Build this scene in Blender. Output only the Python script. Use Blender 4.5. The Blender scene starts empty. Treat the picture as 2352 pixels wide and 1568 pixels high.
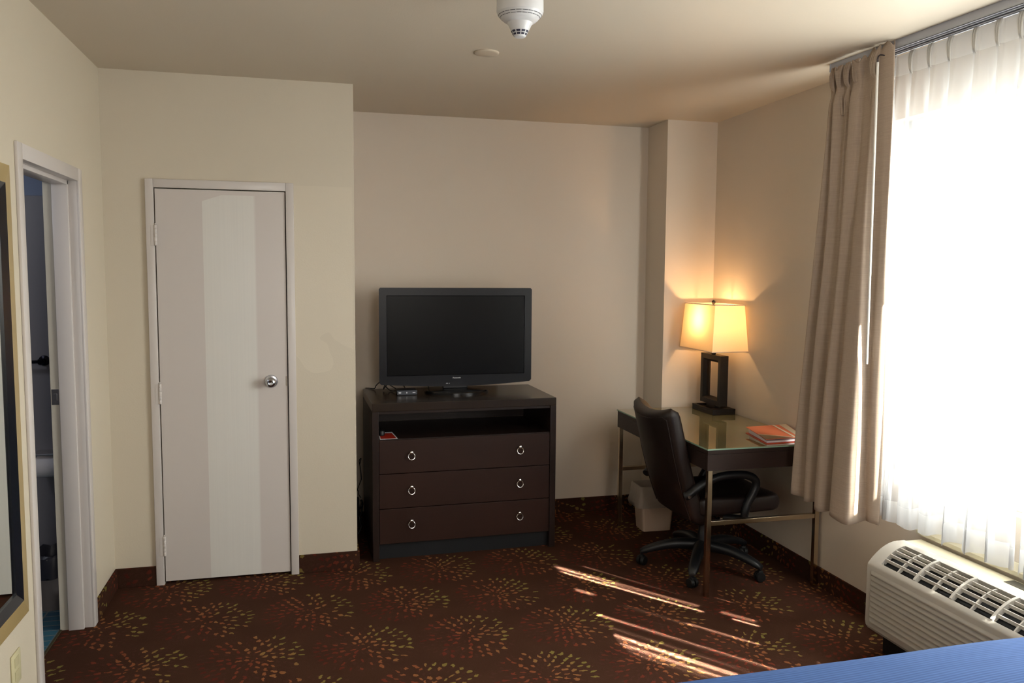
import bpy, bmesh, math, random
from mathutils import Vector, Matrix
random.seed(7)
PI = math.pi
scene = bpy.context.scene
COL = scene.collection

# ------------------------------------------------------------------ helpers
def lin(c):
    c = c / 255.0
    return c / 12.92 if c <= 0.04045 else ((c + 0.055) / 1.055) ** 2.4
def rgb(r, g, b): return (lin(r), lin(g), lin(b), 1.0)

class MB:
    """collects shapes in one bmesh; build() links them as one object"""
    def __init__(s): s.bm = bmesh.new()
    def _add(s, t, mtx=None):
        if mtx is not None: bmesh.ops.transform(t, matrix=mtx, verts=t.verts)
        me = bpy.data.meshes.new('t'); t.to_mesh(me); t.free()
        s.bm.from_mesh(me); bpy.data.meshes.remove(me); return s
    def box(s, a, b, r=0.0, seg=2, mtx=None):
        t = bmesh.new(); bmesh.ops.create_cube(t, size=1)
        c = [(a[i] + b[i]) / 2 for i in range(3)]; d = [abs(b[i] - a[i]) for i in range(3)]
        for v in t.verts: v.co = Vector([v.co[i] * d[i] + c[i] for i in range(3)])
        if r > 0: bmesh.ops.bevel(t, geom=list(t.edges), offset=min(r, min(d) * .49), segments=seg, profile=.5, affect='EDGES')
        return s._add(t, mtx)
    def poly(s, pts):
        vs = [s.bm.verts.new(p) for p in pts]; s.bm.faces.new(vs); return s
    def prism(s, pts, vec, mtx=None):
        """closed polygon pts extruded by vec"""
        t = bmesh.new(); n = len(pts); vec = Vector(vec)
        a = [t.verts.new(p) for p in pts]; b = [t.verts.new(Vector(p) + vec) for p in pts]
        t.faces.new(a[::-1]); t.faces.new(b)
        for i in range(n): t.faces.new((a[i], a[(i + 1) % n], b[(i + 1) % n], b[i]))
        bmesh.ops.recalc_face_normals(t, faces=t.faces)
        return s._add(t, mtx)
    def lathe(s, prof, center=(0, 0, 0), seg=48, axis='z'):
        t = bmesh.new(); rings = []
        for (r, h) in prof:
            ring = []
            for k in range(seg):
                a = 2 * PI * k / seg; x, y = r * math.cos(a), r * math.sin(a)
                p = {'z': (x, y, h), 'y': (x, h, y), 'x': (h, x, y)}[axis]
                ring.append(t.verts.new([p[i] + center[i] for i in range(3)]))
            rings.append(ring)
        for i in range(len(rings) - 1):
            for k in range(seg):
                t.faces.new((rings[i][k], rings[i][(k + 1) % seg], rings[i + 1][(k + 1) % seg], rings[i + 1][k]))
        t.faces.new(rings[0][::-1]); t.faces.new(rings[-1])
        bmesh.ops.remove_doubles(t, verts=t.verts, dist=1e-6)
        bmesh.ops.recalc_face_normals(t, faces=t.faces)
        return s._add(t)
    def tube(s, pts, r, seg=10, closed=False, smooth=0):
        pts = [Vector(p) for p in pts]
        if smooth:
            out = []; n = len(pts); rng = range(n if closed else n - 1)
            for i in rng:
                if closed: p0, p1, p2, p3 = pts[i - 1], pts[i], pts[(i + 1) % n], pts[(i + 2) % n]
                else: p0, p1, p2, p3 = pts[max(i - 1, 0)], pts[i], pts[i + 1], pts[min(i + 2, n - 1)]
                for k in range(smooth):
                    u = k / smooth
                    out.append(.5 * ((2 * p1) + (p2 - p0) * u + (2 * p0 - 5 * p1 + 4 * p2 - p3) * u * u + (3 * p1 - p0 - 3 * p2 + p3) * u ** 3))
            if not closed: out.append(pts[-1])
            pts = out
        n = len(pts); t = bmesh.new(); rings = []; prev = None
        for i, p in enumerate(pts):
            if closed: d = pts[(i + 1) % n] - pts[i - 1]
            else: d = pts[min(i + 1, n - 1)] - pts[max(i - 1, 0)]
            d.normalize()
            if prev is None:
                u = d.orthogonal().normalized()
            else:
                u = (prev - d * prev.dot(d)).normalized()
            prev = u; w = d.cross(u)
            rr = r[i * len(r) // n] if isinstance(r, (list, tuple)) else r
            rings.append([t.verts.new(p + (u * math.cos(2 * PI * k / seg) + w * math.sin(2 * PI * k / seg)) * rr) for k in range(seg)])
        for i in range(n if closed else n - 1):
            a, b = rings[i], rings[(i + 1) % n]
            for k in range(seg): t.faces.new((a[k], a[(k + 1) % seg], b[(k + 1) % seg], b[k]))
        if not closed: t.faces.new(rings[0][::-1]); t.faces.new(rings[-1])
        bmesh.ops.recalc_face_normals(t, faces=t.faces)
        return s._add(t)
    def grid(s, f, nu, nv):
        """f(i/nu, j/nv) -> point"""
        vs = [[s.bm.verts.new(f(i / nu, j / nv)) for j in range(nv + 1)] for i in range(nu + 1)]
        for i in range(nu):
            for j in range(nv): s.bm.faces.new((vs[i][j], vs[i + 1][j], vs[i + 1][j + 1], vs[i][j + 1]))
        return s
    def build(s, name, mat, parent=None, smooth=False, solid=0, subsurf=0, angle=35):
        if parent is not None:
            L = world_loc(parent)
            for v in s.bm.verts: v.co -= L
        me = bpy.data.meshes.new(name); s.bm.to_mesh(me); s.bm.free()
        me.materials.append(mat)
        o = bpy.data.objects.new(name, me); COL.objects.link(o)
        if parent is not None: o.parent = parent
        if smooth or subsurf:
            for p in me.polygons: p.use_smooth = True
            if not subsurf:
                import numpy as np
                me.set_sharp_from_angle(angle=math.radians(angle))
        if solid:
            m = o.modifiers.new('solid', 'SOLIDIFY'); m.thickness = solid; m.offset = 0
        if subsurf:
            m = o.modifiers.new('sub', 'SUBSURF'); m.levels = subsurf; m.render_levels = subsurf
        return o
def world_loc(o):
    L = Vector((0, 0, 0))
    while o is not None: L += o.location; o = o.parent
    return L
def thing(name, label, cat, loc, group=None):
    o = bpy.data.objects.new(name, None); COL.objects.link(o); o.location = loc
    o.empty_display_size = .05
    return tag(o, label, cat, group)
def tag(o, label, cat, group=None):
    o['label'] = label; o['category'] = cat
    if group: o['group'] = group
    return o
def struct(o): o['kind'] = 'structure'; return o
def struct_root(name, loc=(0, 0, 0)):
    o = bpy.data.objects.new(name, None); COL.objects.link(o); o.location = loc; return struct(o)

# ------------------------------------------------------------------ materials
class NT:
    def __init__(s, name):
        s.m = bpy.data.materials.new(name); s.m.use_nodes = True; s.t = s.m.node_tree
        s.t.nodes.clear(); s.out = s.t.nodes.new('ShaderNodeOutputMaterial')
    def n(s, typ, **kw):
        nd = s.t.nodes.new(typ)
        for k, v in kw.items():
            if k.startswith('_'): setattr(nd, k[1:], v)
            else: s.set(nd.inputs[k.replace('__', ' ')], v)
        return nd
    def set(s, inp, v):
        if isinstance(v, bpy.types.NodeSocket): s.t.links.new(v, inp)
        else: inp.default_value = v
    def M(s, op, *a):
        nd = s.t.nodes.new('ShaderNodeMath'); nd.operation = op
        for i, v in enumerate(a): s.set(nd.inputs[i], v)
        return nd.outputs[0]
    def mix(s, f, a, b):
        nd = s.t.nodes.new('ShaderNodeMix'); nd.data_type = 'RGBA'
        s.set(nd.inputs[0], f); s.set(nd.inputs[6], a); s.set(nd.inputs[7], b); return nd.outputs[2]
    def pos(s):
        g = s.n('ShaderNodeNewGeometry'); x = s.n('ShaderNodeSeparateXYZ', Vector=g.outputs['Position'])
        return x.outputs[0], x.outputs[1], x.outputs[2], g.outputs['Position']
    def bsdf(s, **kw):
        b = s.n('ShaderNodeBsdfPrincipled', **kw); return b
    def end(s, sh): s.t.links.new(sh, s.out.inputs[0]); return s.m
def noise(t, vec, scale, detail=2, rough=.5):
    n = t.n('ShaderNodeTexNoise', Scale=scale, Detail=detail, Roughness=rough)
    if vec is not None: t.set(n.inputs['Vector'], vec)
    return n.outputs[0]
def scaled(t, vec, s3):
    n = t.n('ShaderNodeVectorMath', _operation='MULTIPLY'); t.set(n.inputs[0], vec); n.inputs[1].default_value = s3
    return n.outputs[0]
def bump(t, h, strength, dist):
    b = t.n('ShaderNodeBump', Strength=strength, Distance=dist); t.set(b.inputs['Height'], h); return b.outputs[0]

def simple(name, col, rough=.5, metal=0.0, spec=.5, nscale=0, nstr=.1, ndist=.001, coat=0.0, var=0.0, vscale=8):
    t = NT(name); b = t.bsdf(Base__Color=col, Roughness=rough, Metallic=metal)
    b.inputs['Specular IOR Level'].default_value = spec
    b.inputs['Coat Weight'].default_value = coat
    tc = t.n('ShaderNodeTexCoord').outputs['Object']
    if var:
        f = noise(t, tc, vscale, 3)
        t.set(b.inputs['Base Color'], t.mix(f, tuple(c * (1 - var) for c in col[:3]) + (1,), tuple(min(1, c * (1 + var)) for c in col[:3]) + (1,)))
    if nscale: t.set(b.inputs['Normal'], bump(t, noise(t, tc, nscale, 2), nstr, ndist))
    return t.end(b.outputs[0])
def wall_paint(name, col, rough=.42, patch=None):
    t = NT(name); x, y, z, P = t.pos()
    h = noise(t, P, 160, 2); big = noise(t, P, 1.3, 2)
    c = t.mix(big, tuple(k * .97 for k in col[:3]) + (1,), tuple(min(1, k * 1.03) for k in col[:3]) + (1,))
    b = t.bsdf(Roughness=rough); t.set(b.inputs['Base Color'], c)
    b.inputs['Specular IOR Level'].default_value = .35
    t.set(b.inputs['Normal'], bump(t, h, .22, .0015))
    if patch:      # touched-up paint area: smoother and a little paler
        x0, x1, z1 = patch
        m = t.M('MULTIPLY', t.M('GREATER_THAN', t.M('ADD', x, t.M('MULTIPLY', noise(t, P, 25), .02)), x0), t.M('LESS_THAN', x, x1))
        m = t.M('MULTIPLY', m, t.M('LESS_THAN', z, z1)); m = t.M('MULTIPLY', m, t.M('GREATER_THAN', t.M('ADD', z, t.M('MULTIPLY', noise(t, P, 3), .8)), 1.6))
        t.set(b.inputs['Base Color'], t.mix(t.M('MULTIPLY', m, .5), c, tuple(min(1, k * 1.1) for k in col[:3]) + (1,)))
    return t.end(b.outputs[0])

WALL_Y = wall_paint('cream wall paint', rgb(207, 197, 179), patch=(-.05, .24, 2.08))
WALL_L = wall_paint('warm cream wall paint', rgb(210, 200, 180))
WALL_P = wall_paint('beige wall paint', rgb(214, 202, 187))
CEIL = wall_paint('ceiling paint', rgb(208, 196, 178), .5)
TRIM = simple('white semi-gloss trim paint', rgb(208, 201, 197), .3, nscale=60, nstr=.05)
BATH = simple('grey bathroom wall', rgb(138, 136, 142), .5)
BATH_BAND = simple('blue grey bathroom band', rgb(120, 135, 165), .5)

def door_paint():
    t = NT('white door paint'); x, y, z, P = t.pos()
    base = rgb(206, 198, 193)
    b = t.bsdf(Roughness=.35)
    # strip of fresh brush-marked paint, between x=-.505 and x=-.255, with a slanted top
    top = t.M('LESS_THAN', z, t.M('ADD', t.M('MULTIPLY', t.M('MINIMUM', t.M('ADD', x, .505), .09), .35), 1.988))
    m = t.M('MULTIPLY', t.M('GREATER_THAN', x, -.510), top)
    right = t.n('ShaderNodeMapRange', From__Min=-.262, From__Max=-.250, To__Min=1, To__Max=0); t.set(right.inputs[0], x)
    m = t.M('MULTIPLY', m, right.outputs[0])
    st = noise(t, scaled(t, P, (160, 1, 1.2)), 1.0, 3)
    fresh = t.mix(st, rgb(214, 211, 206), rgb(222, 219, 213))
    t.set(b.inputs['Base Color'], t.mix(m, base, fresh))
    t.set(b.inputs['Normal'], bump(t, t.M('MULTIPLY', st, m), .08, .001))
    return t.end(b.outputs[0])
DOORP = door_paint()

def carpet(name, plane='floor', dim=1.0):
    t = NT(name); x, y, z, P = t.pos()
    if plane == 'floor': u, v = x, y
    elif plane == 'x': u, v = x, t.M('ADD', z, .31)
    else: u, v = y, t.M('ADD', z, .31)
    A, B = .467, .43
    v0 = t.M('SUBTRACT', v, 4.32 if plane == 'floor' else .38)
    row = t.M('ROUND', t.M('DIVIDE', v0, B))
    odd = t.M('ABSOLUTE', t.M('MODULO', row, 2.0))
    u0 = t.M('SUBTRACT', t.M('SUBTRACT', u, .22), t.M('MULTIPLY', odd, A / 2))
    col = t.M('ROUND', t.M('DIVIDE', u0, A))
    du = t.M('SUBTRACT', u0, t.M('MULTIPLY', col, A)); dv = t.M('SUBTRACT', v0, t.M('MULTIPLY', row, B))
    du = t.M('ADD', du, t.M('MULTIPLY', t.M('SUBTRACT', noise(t, P, 26), .5), .04))
    dv = t.M('ADD', dv, t.M('MULTIPLY', t.M('SUBTRACT', noise(t, scaled(t, P, (-1.1, 1.3, 1)), 26), .5), .04))
    r = t.M('SQRT', t.M('ADD', t.M('MULTIPLY', du, du), t.M('MULTIPLY', dv, dv)))
    th = t.M('DIVIDE', t.M('ARCTAN2', dv, du), 2 * PI)
    def dashes(rd, off, halfw, keep, rmin, rmax, seed):
        rr = t.M('DIVIDE', t.M('ADD', r, off), rd); k = t.M('FLOOR', rr); rf = t.M('FRACT', rr)
        N = t.M('ROUND', t.M('ADD', 6.0, t.M('MULTIPLY', k, 4.9)))
        a = t.M('ADD', t.M('ADD', t.M('MULTIPLY', th, N), t.M('MULTIPLY', k, .37)), 100.0)
        ai = t.M('FLOOR', a); af = t.M('FRACT', a)
        wn = t.n('ShaderNodeTexWhiteNoise', _noise_dimensions='3D')
        cmb = t.n('ShaderNodeCombineXYZ'); t.set(cmb.inputs[0], t.M('ADD', k, seed)); t.set(cmb.inputs[1], ai)
        t.set(cmb.inputs[2], t.M('ADD', row, t.M('MULTIPLY', col, 7.0))); t.set(wn.inputs['Vector'], cmb.outputs[0])
        rad = t.M('LESS_THAN', t.M('ABSOLUTE', t.M('SUBTRACT', rf, .5)), .36)
        arc = t.M('DIVIDE', t.M('MULTIPLY', t.M('ABSOLUTE', t.M('SUBTRACT', af, .5)), t.M('MULTIPLY', r, 2 * PI)), N)
        # petal: narrows toward the dash ends
        hw = t.M('MULTIPLY', halfw, t.M('SUBTRACT', 1.25, t.M('MULTIPLY', t.M('ABSOLUTE', t.M('SUBTRACT', rf, .45)), 2.0)))
        m = t.M('MULTIPLY', rad, t.M('LESS_THAN', arc, hw))
        m = t.M('MULTIPLY', m, t.M('LESS_THAN', wn.outputs[0], keep))
        m = t.M('MULTIPLY', m, t.M('MULTIPLY', t.M('GREATER_THAN', r, rmin), t.M('LESS_THAN', r, rmax)))
        return m, wn.outputs[0]
    m1, w1 = dashes(.037, 0.0, .0066, .74, .02, .222, 0.0)
    m2, w2 = dashes(.030, .011, .0045, .75, .03, .235, 50.0)
    # stipple of yarn tufts
    s1 = t.M('SINE', t.M('MULTIPLY', u, 2 * PI / .0062)); s2 = t.M('SINE', t.M('MULTIPLY', v, 2 * PI / .0062))
    tuft = t.M('GREATER_THAN', t.M('MULTIPLY', s1, s2), -.25)
    m1 = t.M('MULTIPLY', m1, t.M('ADD', .35, t.M('MULTIPLY', tuft, .65)))
    # direction colour: red on one side, yellow green on the other
    dirv = t.M('DIVIDE', t.M('ADD', t.M('MULTIPLY', du, .93), t.M('MULTIPLY', dv, .38)), .2)
    dirv = t.M('ADD', dirv, t.M('MULTIPLY', t.M('SUBTRACT', w1, .4), .75))
    ramp = t.n('ShaderNodeValToRGB'); t.set(ramp.inputs[0], t.M('ADD', .5, t.M('MULTIPLY', dirv, .5)))
    cr = ramp.color_ramp; cr.elements[0].position = .0; cr.elements[0].color = rgb(98, 36, 30)
    cr.elements[1].position = 1.0; cr.elements[1].color = rgb(150, 142, 70)
    for p, c in ((.3, rgb(135, 58, 42)), (.5, rgb(165, 98, 60)), (.68, rgb(172, 120, 72)), (.8, rgb(162, 140, 74))):
        e = cr.elements.new(p); e.color = c
    g = noise(t, P, 420, 2); g2 = noise(t, P, 5, 2)
    base = t.mix(g, rgb(50, 30, 22), rgb(92, 62, 48))
    base = t.mix(t.M('MULTIPLY', g2, .5), base, rgb(48, 29, 21))
    base = t.mix(t.M('MULTIPLY', m2, .35), base, rgb(84, 50, 44))
    c = t.mix(t.M('MULTIPLY', m1, .74), base, ramp.outputs[0])
    if dim != 1: c = t.mix(1 - dim, c, rgb(20, 10, 8))
    b = t.bsdf(Roughness=.95); t.set(b.inputs['Base Color'], c)
    b.inputs['Specular IOR Level'].default_value = .04
    t.set(b.inputs['Normal'], bump(t, g, .6, .004))
    return t.end(b.outputs[0])
CARPET = carpet('starburst carpet')
CARPET_X = carpet('carpet base along x', 'x', .75)
CARPET_Y = carpet('carpet base along y', 'y', .75)

def wood(name, c1, c2, rough=.35, axis=(1, 1, 18)):
    t = NT(name); tc = t.n('ShaderNodeTexCoord').outputs['Object']
    n = noise(t, scaled(t, tc, axis), 6, 5, .65); n2 = noise(t, tc, 2.5, 2)
    b = t.bsdf(Roughness=rough); t.set(b.inputs['Base Color'], t.mix(t.M('MULTIPLY', t.M('ADD', n, n2), .5), c1, c2))
    b.inputs['Specular IOR Level'].default_value = .3
    t.set(b.inputs['Normal'], bump(t, n, .05, .0006))
    return t.end(b.outputs[0])
ESPRESSO = wood('espresso wood', rgb(26, 17, 15), rgb(48, 34, 29), .38)
DRAWERW = wood('espresso drawer front wood', rgb(30, 15, 9), rgb(54, 28, 18), .5)
KICK = simple('black plinth', rgb(16, 18, 22), .5)
DESKW = wood('dark desk wood', rgb(38, 28, 25), rgb(62, 48, 44), .4)
LAMPW = wood('black brown lamp wood', rgb(14, 9, 6), rgb(26, 18, 12), .5)
SILVER = simple('brushed nickel', (.75, .73, .70, 1), .22, 1.0)
KNOBM = simple('satin chrome knob metal', (.50, .51, .55, 1), .22, 1.0)
BRASS = simple('champagne metal', (.62, .52, .38, 1), .2, 1.0)
LEATHER = simple('dark brown leather', rgb(32, 22, 20), .42, nscale=220, nstr=.25, ndist=.0012, var=.15)
BLACKP = simple('black moulded plastic', rgb(20, 21, 25), .42)
BLACKM = simple('matt black plastic', rgb(12, 12, 13), .55)
CORDM = simple('black cord rubber', rgb(10, 10, 12), .5)
TVB = simple('glossy charcoal bezel', rgb(17, 18, 24), .32, spec=.3, nscale=300, nstr=.03)
TVS = simple('dark screen glass', rgb(5, 5, 6), .3, spec=.16)
WHITEP = simple('white moulded plastic', rgb(214, 214, 216), .32)
ACP = simple('off white air conditioner plastic', rgb(202, 197, 188), .38)
SLEEVE = simple('cream painted metal', rgb(205, 196, 170), .45)
TRACKM = simple('grey white track aluminium', rgb(175, 178, 188), .4)
LOGOM = simple('pale silver print', rgb(200, 203, 210), .4)
DARK = simple('painted opening shade', rgb(7, 7, 10), .8)  # near-black colour standing in for shade inside openings
SLOT = simple('grey slot', rgb(60, 60, 70), .7)
BINM = simple('beige waste bin plastic', rgb(190, 165, 145), .5)
IVORY = simple('ivory plastic', rgb(206, 198, 160), .4)
GOLDF = simple('antique gold frame', rgb(178, 156, 108), .38, .25, var=.12)
BLACKF = simple('black frame liner', rgb(18, 22, 30), .25)
MIRROR = simple('mirror glass', (.88, .92, .90, 1), .015, 1.0)
ORANGE = simple('orange cover', rgb(214, 112, 74), .45, var=.06)
CREAM = simple('cream card', rgb(222, 208, 184), .5)
TAUPE = simple('taupe card', rgb(128, 108, 82), .5)
PAPER = simple('white paper', rgb(235, 232, 236), .6)
REDC = simple('red card print', rgb(190, 42, 18), .45)
TILE = None

def tile_floor():
    t = NT('blue bathroom tile'); x, y, z, P = t.pos()
    br = t.n('ShaderNodeTexBrick', Scale=4.5, Mortar__Size=.02); br.offset = 0
    t.set(br.inputs['Vector'], P)
    br.inputs['Color1'].default_value = rgb(60, 110, 130); br.inputs['Color2'].default_value = rgb(48, 92, 118)
    br.inputs['Mortar'].default_value = rgb(110, 125, 130)
    b = t.bsdf(Roughness=.25); t.set(b.inputs['Base Color'], br.outputs[0]); return t.end(b.outputs[0])
TILE = tile_floor()

def desk_glass():
    t = NT('frosted olive glass top')
    b = t.bsdf(Base__Color=rgb(128, 120, 84), Roughness=.035)
    b.inputs['Specular IOR Level'].default_value = 1.0; b.inputs['IOR'].default_value = 1.6
    b.inputs['Coat Weight'].default_value = .3
    tc = t.n('ShaderNodeTexCoord').outputs['Object']
    t.set(b.inputs['Normal'], bump(t, noise(t, tc, 9, 1), .12, .002))
    return t.end(b.outputs[0])
GLASSTOP = desk_glass()
GLASSEDGE = simple('pale green glass edge', rgb(150, 185, 165), .1)

def fabric_drape():
    t = NT('taupe woven drape'); x, y, z, P = t.pos()
    n = noise(t, scaled(t, P, (12, 12, 700)), 1.0, 2); n2 = noise(t, scaled(t, P, (500, 500, 30)), 1.0, 1)
    c = t.mix(n, rgb(168, 151, 137), rgb(206, 189, 171)); c = t.mix(t.M('MULTIPLY', n2, .35), c, rgb(150, 132, 116))
    d = t.n('ShaderNodeBsdfDiffuse', Roughness=.5); t.set(d.inputs[0], c)
    tr = t.n('ShaderNodeBsdfTranslucent'); t.set(tr.inputs[0], rgb(200, 165, 125))
    ms = t.n('ShaderNodeMixShader'); ms.inputs[0].default_value = .035
    t.t.links.new(d.outputs[0], ms.inputs[1]); t.t.links.new(tr.outputs[0], ms.inputs[2])
    return t.end(ms.outputs[0])
DRAPE = fabric_drape()
def sheer_mat():
    t = NT('white sheer voile'); x, y, z, P = t.pos()
    # double layers: header tape at the top, hem at the bottom let less light straight through
    dbl = t.M('MAXIMUM', t.M('GREATER_THAN', z, 2.485), t.M('LESS_THAN', z, .655))
    transp = t.n('ShaderNodeBsdfTransparent')
    d = t.n('ShaderNodeBsdfDiffuse'); d.inputs[0].default_value = (.66, .66, .67, 1)
    tr = t.n('ShaderNodeBsdfTranslucent'); tr.inputs[0].default_value = (.52, .52, .525, 1)
    m1 = t.n('ShaderNodeMixShader'); m1.inputs[0].default_value = .5
    t.t.links.new(d.outputs[0], m1.inputs[1]); t.t.links.new(tr.outputs[0], m1.inputs[2])
    # denser when seen edge on
    lw = t.n('ShaderNodeLayerWeight', Blend=.35)
    f = t.M('ADD', t.M('ADD', .42, t.M('MULTIPLY', lw.outputs['Facing'], .55)), t.M('MULTIPLY', dbl, .25))
    f = t.M('MINIMUM', f, .97)
    ms = t.n('ShaderNodeMixShader'); t.set(ms.inputs[0], f)
    t.t.links.new(transp.outputs[0], ms.inputs[1]); t.t.links.new(m1.outputs[0], ms.inputs[2])
    return t.end(ms.outputs[0])
SHEER = sheer_mat()
def pane_mat():
    t = NT('window glass'); tr = t.n('ShaderNodeBsdfTransparent'); tr.inputs[0].default_value = (.95, .97, .96, 1)
    g = t.n('ShaderNodeBsdfGlossy', Roughness=.02); ms = t.n('ShaderNodeMixShader'); ms.inputs[0].default_value = .06
    t.t.links.new(tr.outputs[0], ms.inputs[1]); t.t.links.new(g.outputs[0], ms.inputs[2])
    return t.end(ms.outputs[0])
PANE = pane_mat()
def shade_mat():
    t = NT('ivory linen shade'); tc = t.n('ShaderNodeTexCoord').outputs['Object']
    n = noise(t, tc, 160, 2)
    d = t.n('ShaderNodeBsdfDiffuse'); d.inputs[0].default_value = rgb(245, 232, 205)
    tr = t.n('ShaderNodeBsdfTranslucent'); t.set(tr.inputs[0], t.mix(n, rgb(232, 212, 172), rgb(242, 224, 186)))
    ms = t.n('ShaderNodeMixShader'); ms.inputs[0].default_value = .5
    t.t.links.new(d.outputs[0], ms.inputs[1]); t.t.links.new(tr.outputs[0], ms.inputs[2])
    return t.end(ms.outputs[0])
SHADE = shade_mat(); BINDING = simple('ivory binding', rgb(225, 205, 185), .6)
def liner_mat():
    t = NT('translucent bin liner'); tr = t.n('ShaderNodeBsdfTransparent')
    b = t.bsdf(Base__Color=rgb(205, 195, 185), Roughness=.3)
    tc = t.n('ShaderNodeTexCoord').outputs['Object']
    t.set(b.inputs['Normal'], bump(t, noise(t, tc, 45, 3), .8, .01))
    ms = t.n('ShaderNodeMixShader'); ms.inputs[0].default_value = .45
    t.t.links.new(tr.outputs[0], ms.inputs[1]); t.t.links.new(b.outputs[0], ms.inputs[2]); return t.end(ms.outputs[0])
LINER = liner_mat()
def blue_spread():
    t = NT('blue ribbed bedspread'); x, y, z, P = t.pos()
    q = t.M('ADD', y, t.M('MULTIPLY', noise(t, P, 3), .012))
    q = t.M('SUBTRACT', q, z)
    rib = t.M('ADD', .5, t.M('MULTIPLY', .5, t.M('SINE', t.M('MULTIPLY', q, 2 * PI / .009))))
    n = noise(t, scaled(t, P, (3, 60, 60)), 2.0, 3)
    f = t.M('MULTIPLY', t.M('ADD', rib, n), .5)
    c = t.mix(f, rgb(44, 68, 114), rgb(72, 100, 150))
    b = t.bsdf(Roughness=.8); t.set(b.inputs['Base Color'], c); b.inputs['Specular IOR Level'].default_value = .08
    t.set(b.inputs['Normal'], bump(t, f, .3, .002))
    return t.end(b.outputs[0])
BLUE = blue_spread()
MATT = simple('off white mattress ticking', rgb(220, 216, 208), .8)
BEDWOOD = wood('dark bed base wood', rgb(30, 20, 17), rgb(50, 36, 30))

# ------------------------------------------------------------------ room dimensions
H = 2.617; XL = -.974; YC = 4.416; XC = .251; YB = 5.153; XK = 2.253; YK = 4.85; XR = 2.604; YR = -1.6
HB = .102

# floor and ceiling
struct(MB().box((XL - .02, YR - .1, -.1), (XR + .15, YB + .1, 0)).build('floor', CARPET))
struct(MB().box((XL - .02, YR - .1, H), (XR + .15, YB + .1, H + .1)).build('ceiling', CEIL))
# left wall with the bathroom doorway (opening y 3.25..3.955, z 0..2.02)
DY0, DY1, DZ = 3.222, 3.942, 2.02
w = MB(); w.box((XL - .12, YR, 0), (XL, DY0 - .01, H)); w.box((XL - .12, DY1 + .01, 0), (XL, YC + .1, H)); w.box((XL - .12, DY0 - .01, DZ + .01), (XL, DY1 + .01, H))
struct(w.build('wall_left', WALL_L))
# closet front wall with the closet door (opening x -.735..-.100)
OX0, OX1, OZ = -.738, -.100, 2.048
w = MB(); w.box((XL, YC, 0), (OX0, YC + .1, H)); w.box((OX1, YC, 0), (XC, YC + .1, H)); w.box((OX0, YC, OZ), (OX1, YC + .1, H))
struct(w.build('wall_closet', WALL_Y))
struct(MB().box((XC - .1, YC + .1, 0), (XC, YB, H)).build('wall_closet_side', WALL_P))
struct(MB().box((XL, YB, 0), (XR + .12, YB + .1, H)).build('wall_back', WALL_P))
struct(MB().box((XK, YK, 0), (XR, YB, H)).build('wall_column', WALL_P))
struct(MB().box((XL - .12, YR - .1, 0), (XR + .12, YR, H)).build('wall_rear', WALL_P))
# right wall with window opening
WY0, WY1, WZ0, WZ1 = 1.15, 3.20, .724, 2.335
w = MB(); T = .14
w.box((XR, YR, 0), (XR + T, WY0, H)); w.box((XR, WY1, 0), (XR + T, YB, H)); w.box((XR, WY0, 0), (XR + T, WY1, WZ0)); w.box((XR, WY0, WZ1), (XR + T, WY1, H))
struct(w.build('wall_right', WALL_P))
# carpet baseboards
bb = .012
struct(MB().box((XL, YC - bb, 0), (-.777, YC, HB), .003).build('baseboard_closet_left', CARPET_X))
struct(MB().box((-.060, YC - bb, 0), (XC + bb, YC, HB), .003).build('baseboard_closet_right', CARPET_X))
struct(MB().box((XC, YC - .0, 0), (XC + bb, YB, HB), .003).build('baseboard_closet_side', CARPET_Y))
struct(MB().box((XC + bb, YB - bb, 0), (XK, YB, HB), .003).build('baseboard_back', CARPET_X))
w = MB(); w.box((XK - bb, YK - bb, 0), (XK, YB - bb, HB), .003); w.box((XK - bb, YK - bb, 0), (XR, YK, HB), .003)
struct(w.build('baseboard_column', CARPET_X))
struct(MB().box((XR - bb, YR, 0), (XR, YK - bb, HB), .003).build('baseboard_right', CARPET_Y))
w = MB(); w.box((XL, DY1 + .056, 0), (XL + bb, YC - bb, HB), .003); w.box((XL, YR, 0), (XL + bb, 3.169, HB), .003)
struct(w.build('baseboard_left', CARPET_Y))

# bathroom beyond the doorway
bx0, by0, by1 = -3.0, 2.3, 4.40
struct(MB().box((bx0, by0, -.1), (XL - .1255, by1, .001)).build('floor_bathroom', TILE))
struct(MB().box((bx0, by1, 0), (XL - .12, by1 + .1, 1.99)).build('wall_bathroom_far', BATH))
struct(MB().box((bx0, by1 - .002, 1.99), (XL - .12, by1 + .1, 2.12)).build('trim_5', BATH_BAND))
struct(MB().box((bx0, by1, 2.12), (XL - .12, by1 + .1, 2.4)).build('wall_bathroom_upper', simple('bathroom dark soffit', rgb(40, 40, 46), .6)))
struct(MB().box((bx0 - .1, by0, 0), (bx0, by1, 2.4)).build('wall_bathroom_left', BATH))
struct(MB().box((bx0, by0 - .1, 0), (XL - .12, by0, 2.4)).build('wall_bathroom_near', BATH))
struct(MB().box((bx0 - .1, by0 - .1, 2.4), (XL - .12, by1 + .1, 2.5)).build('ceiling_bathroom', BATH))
# threshold strip
struct(MB().box((XL - .125, DY0 - .02, -.1), (XL - .0195, DY1 + .02, 0)).build('floor_threshold', CARPET))
struct(MB().box((XL - .134, DY0, 0), (XL - .124, DY1, .004), .001).build('trim_6', simple('dark threshold', rgb(70, 62, 40), .4)))
bl = bpy.data.lights.new('bathroom_fill', 'POINT'); bl.energy = 9; bl.color = (.85, .9, 1); bl.shadow_soft_size = .15  # unseen point light added to brighten the bathroom walls
o = bpy.data.objects.new('bathroom_fill', bl); o.location = (-1.9, 3.2, 2.2); COL.objects.link(o)

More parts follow.
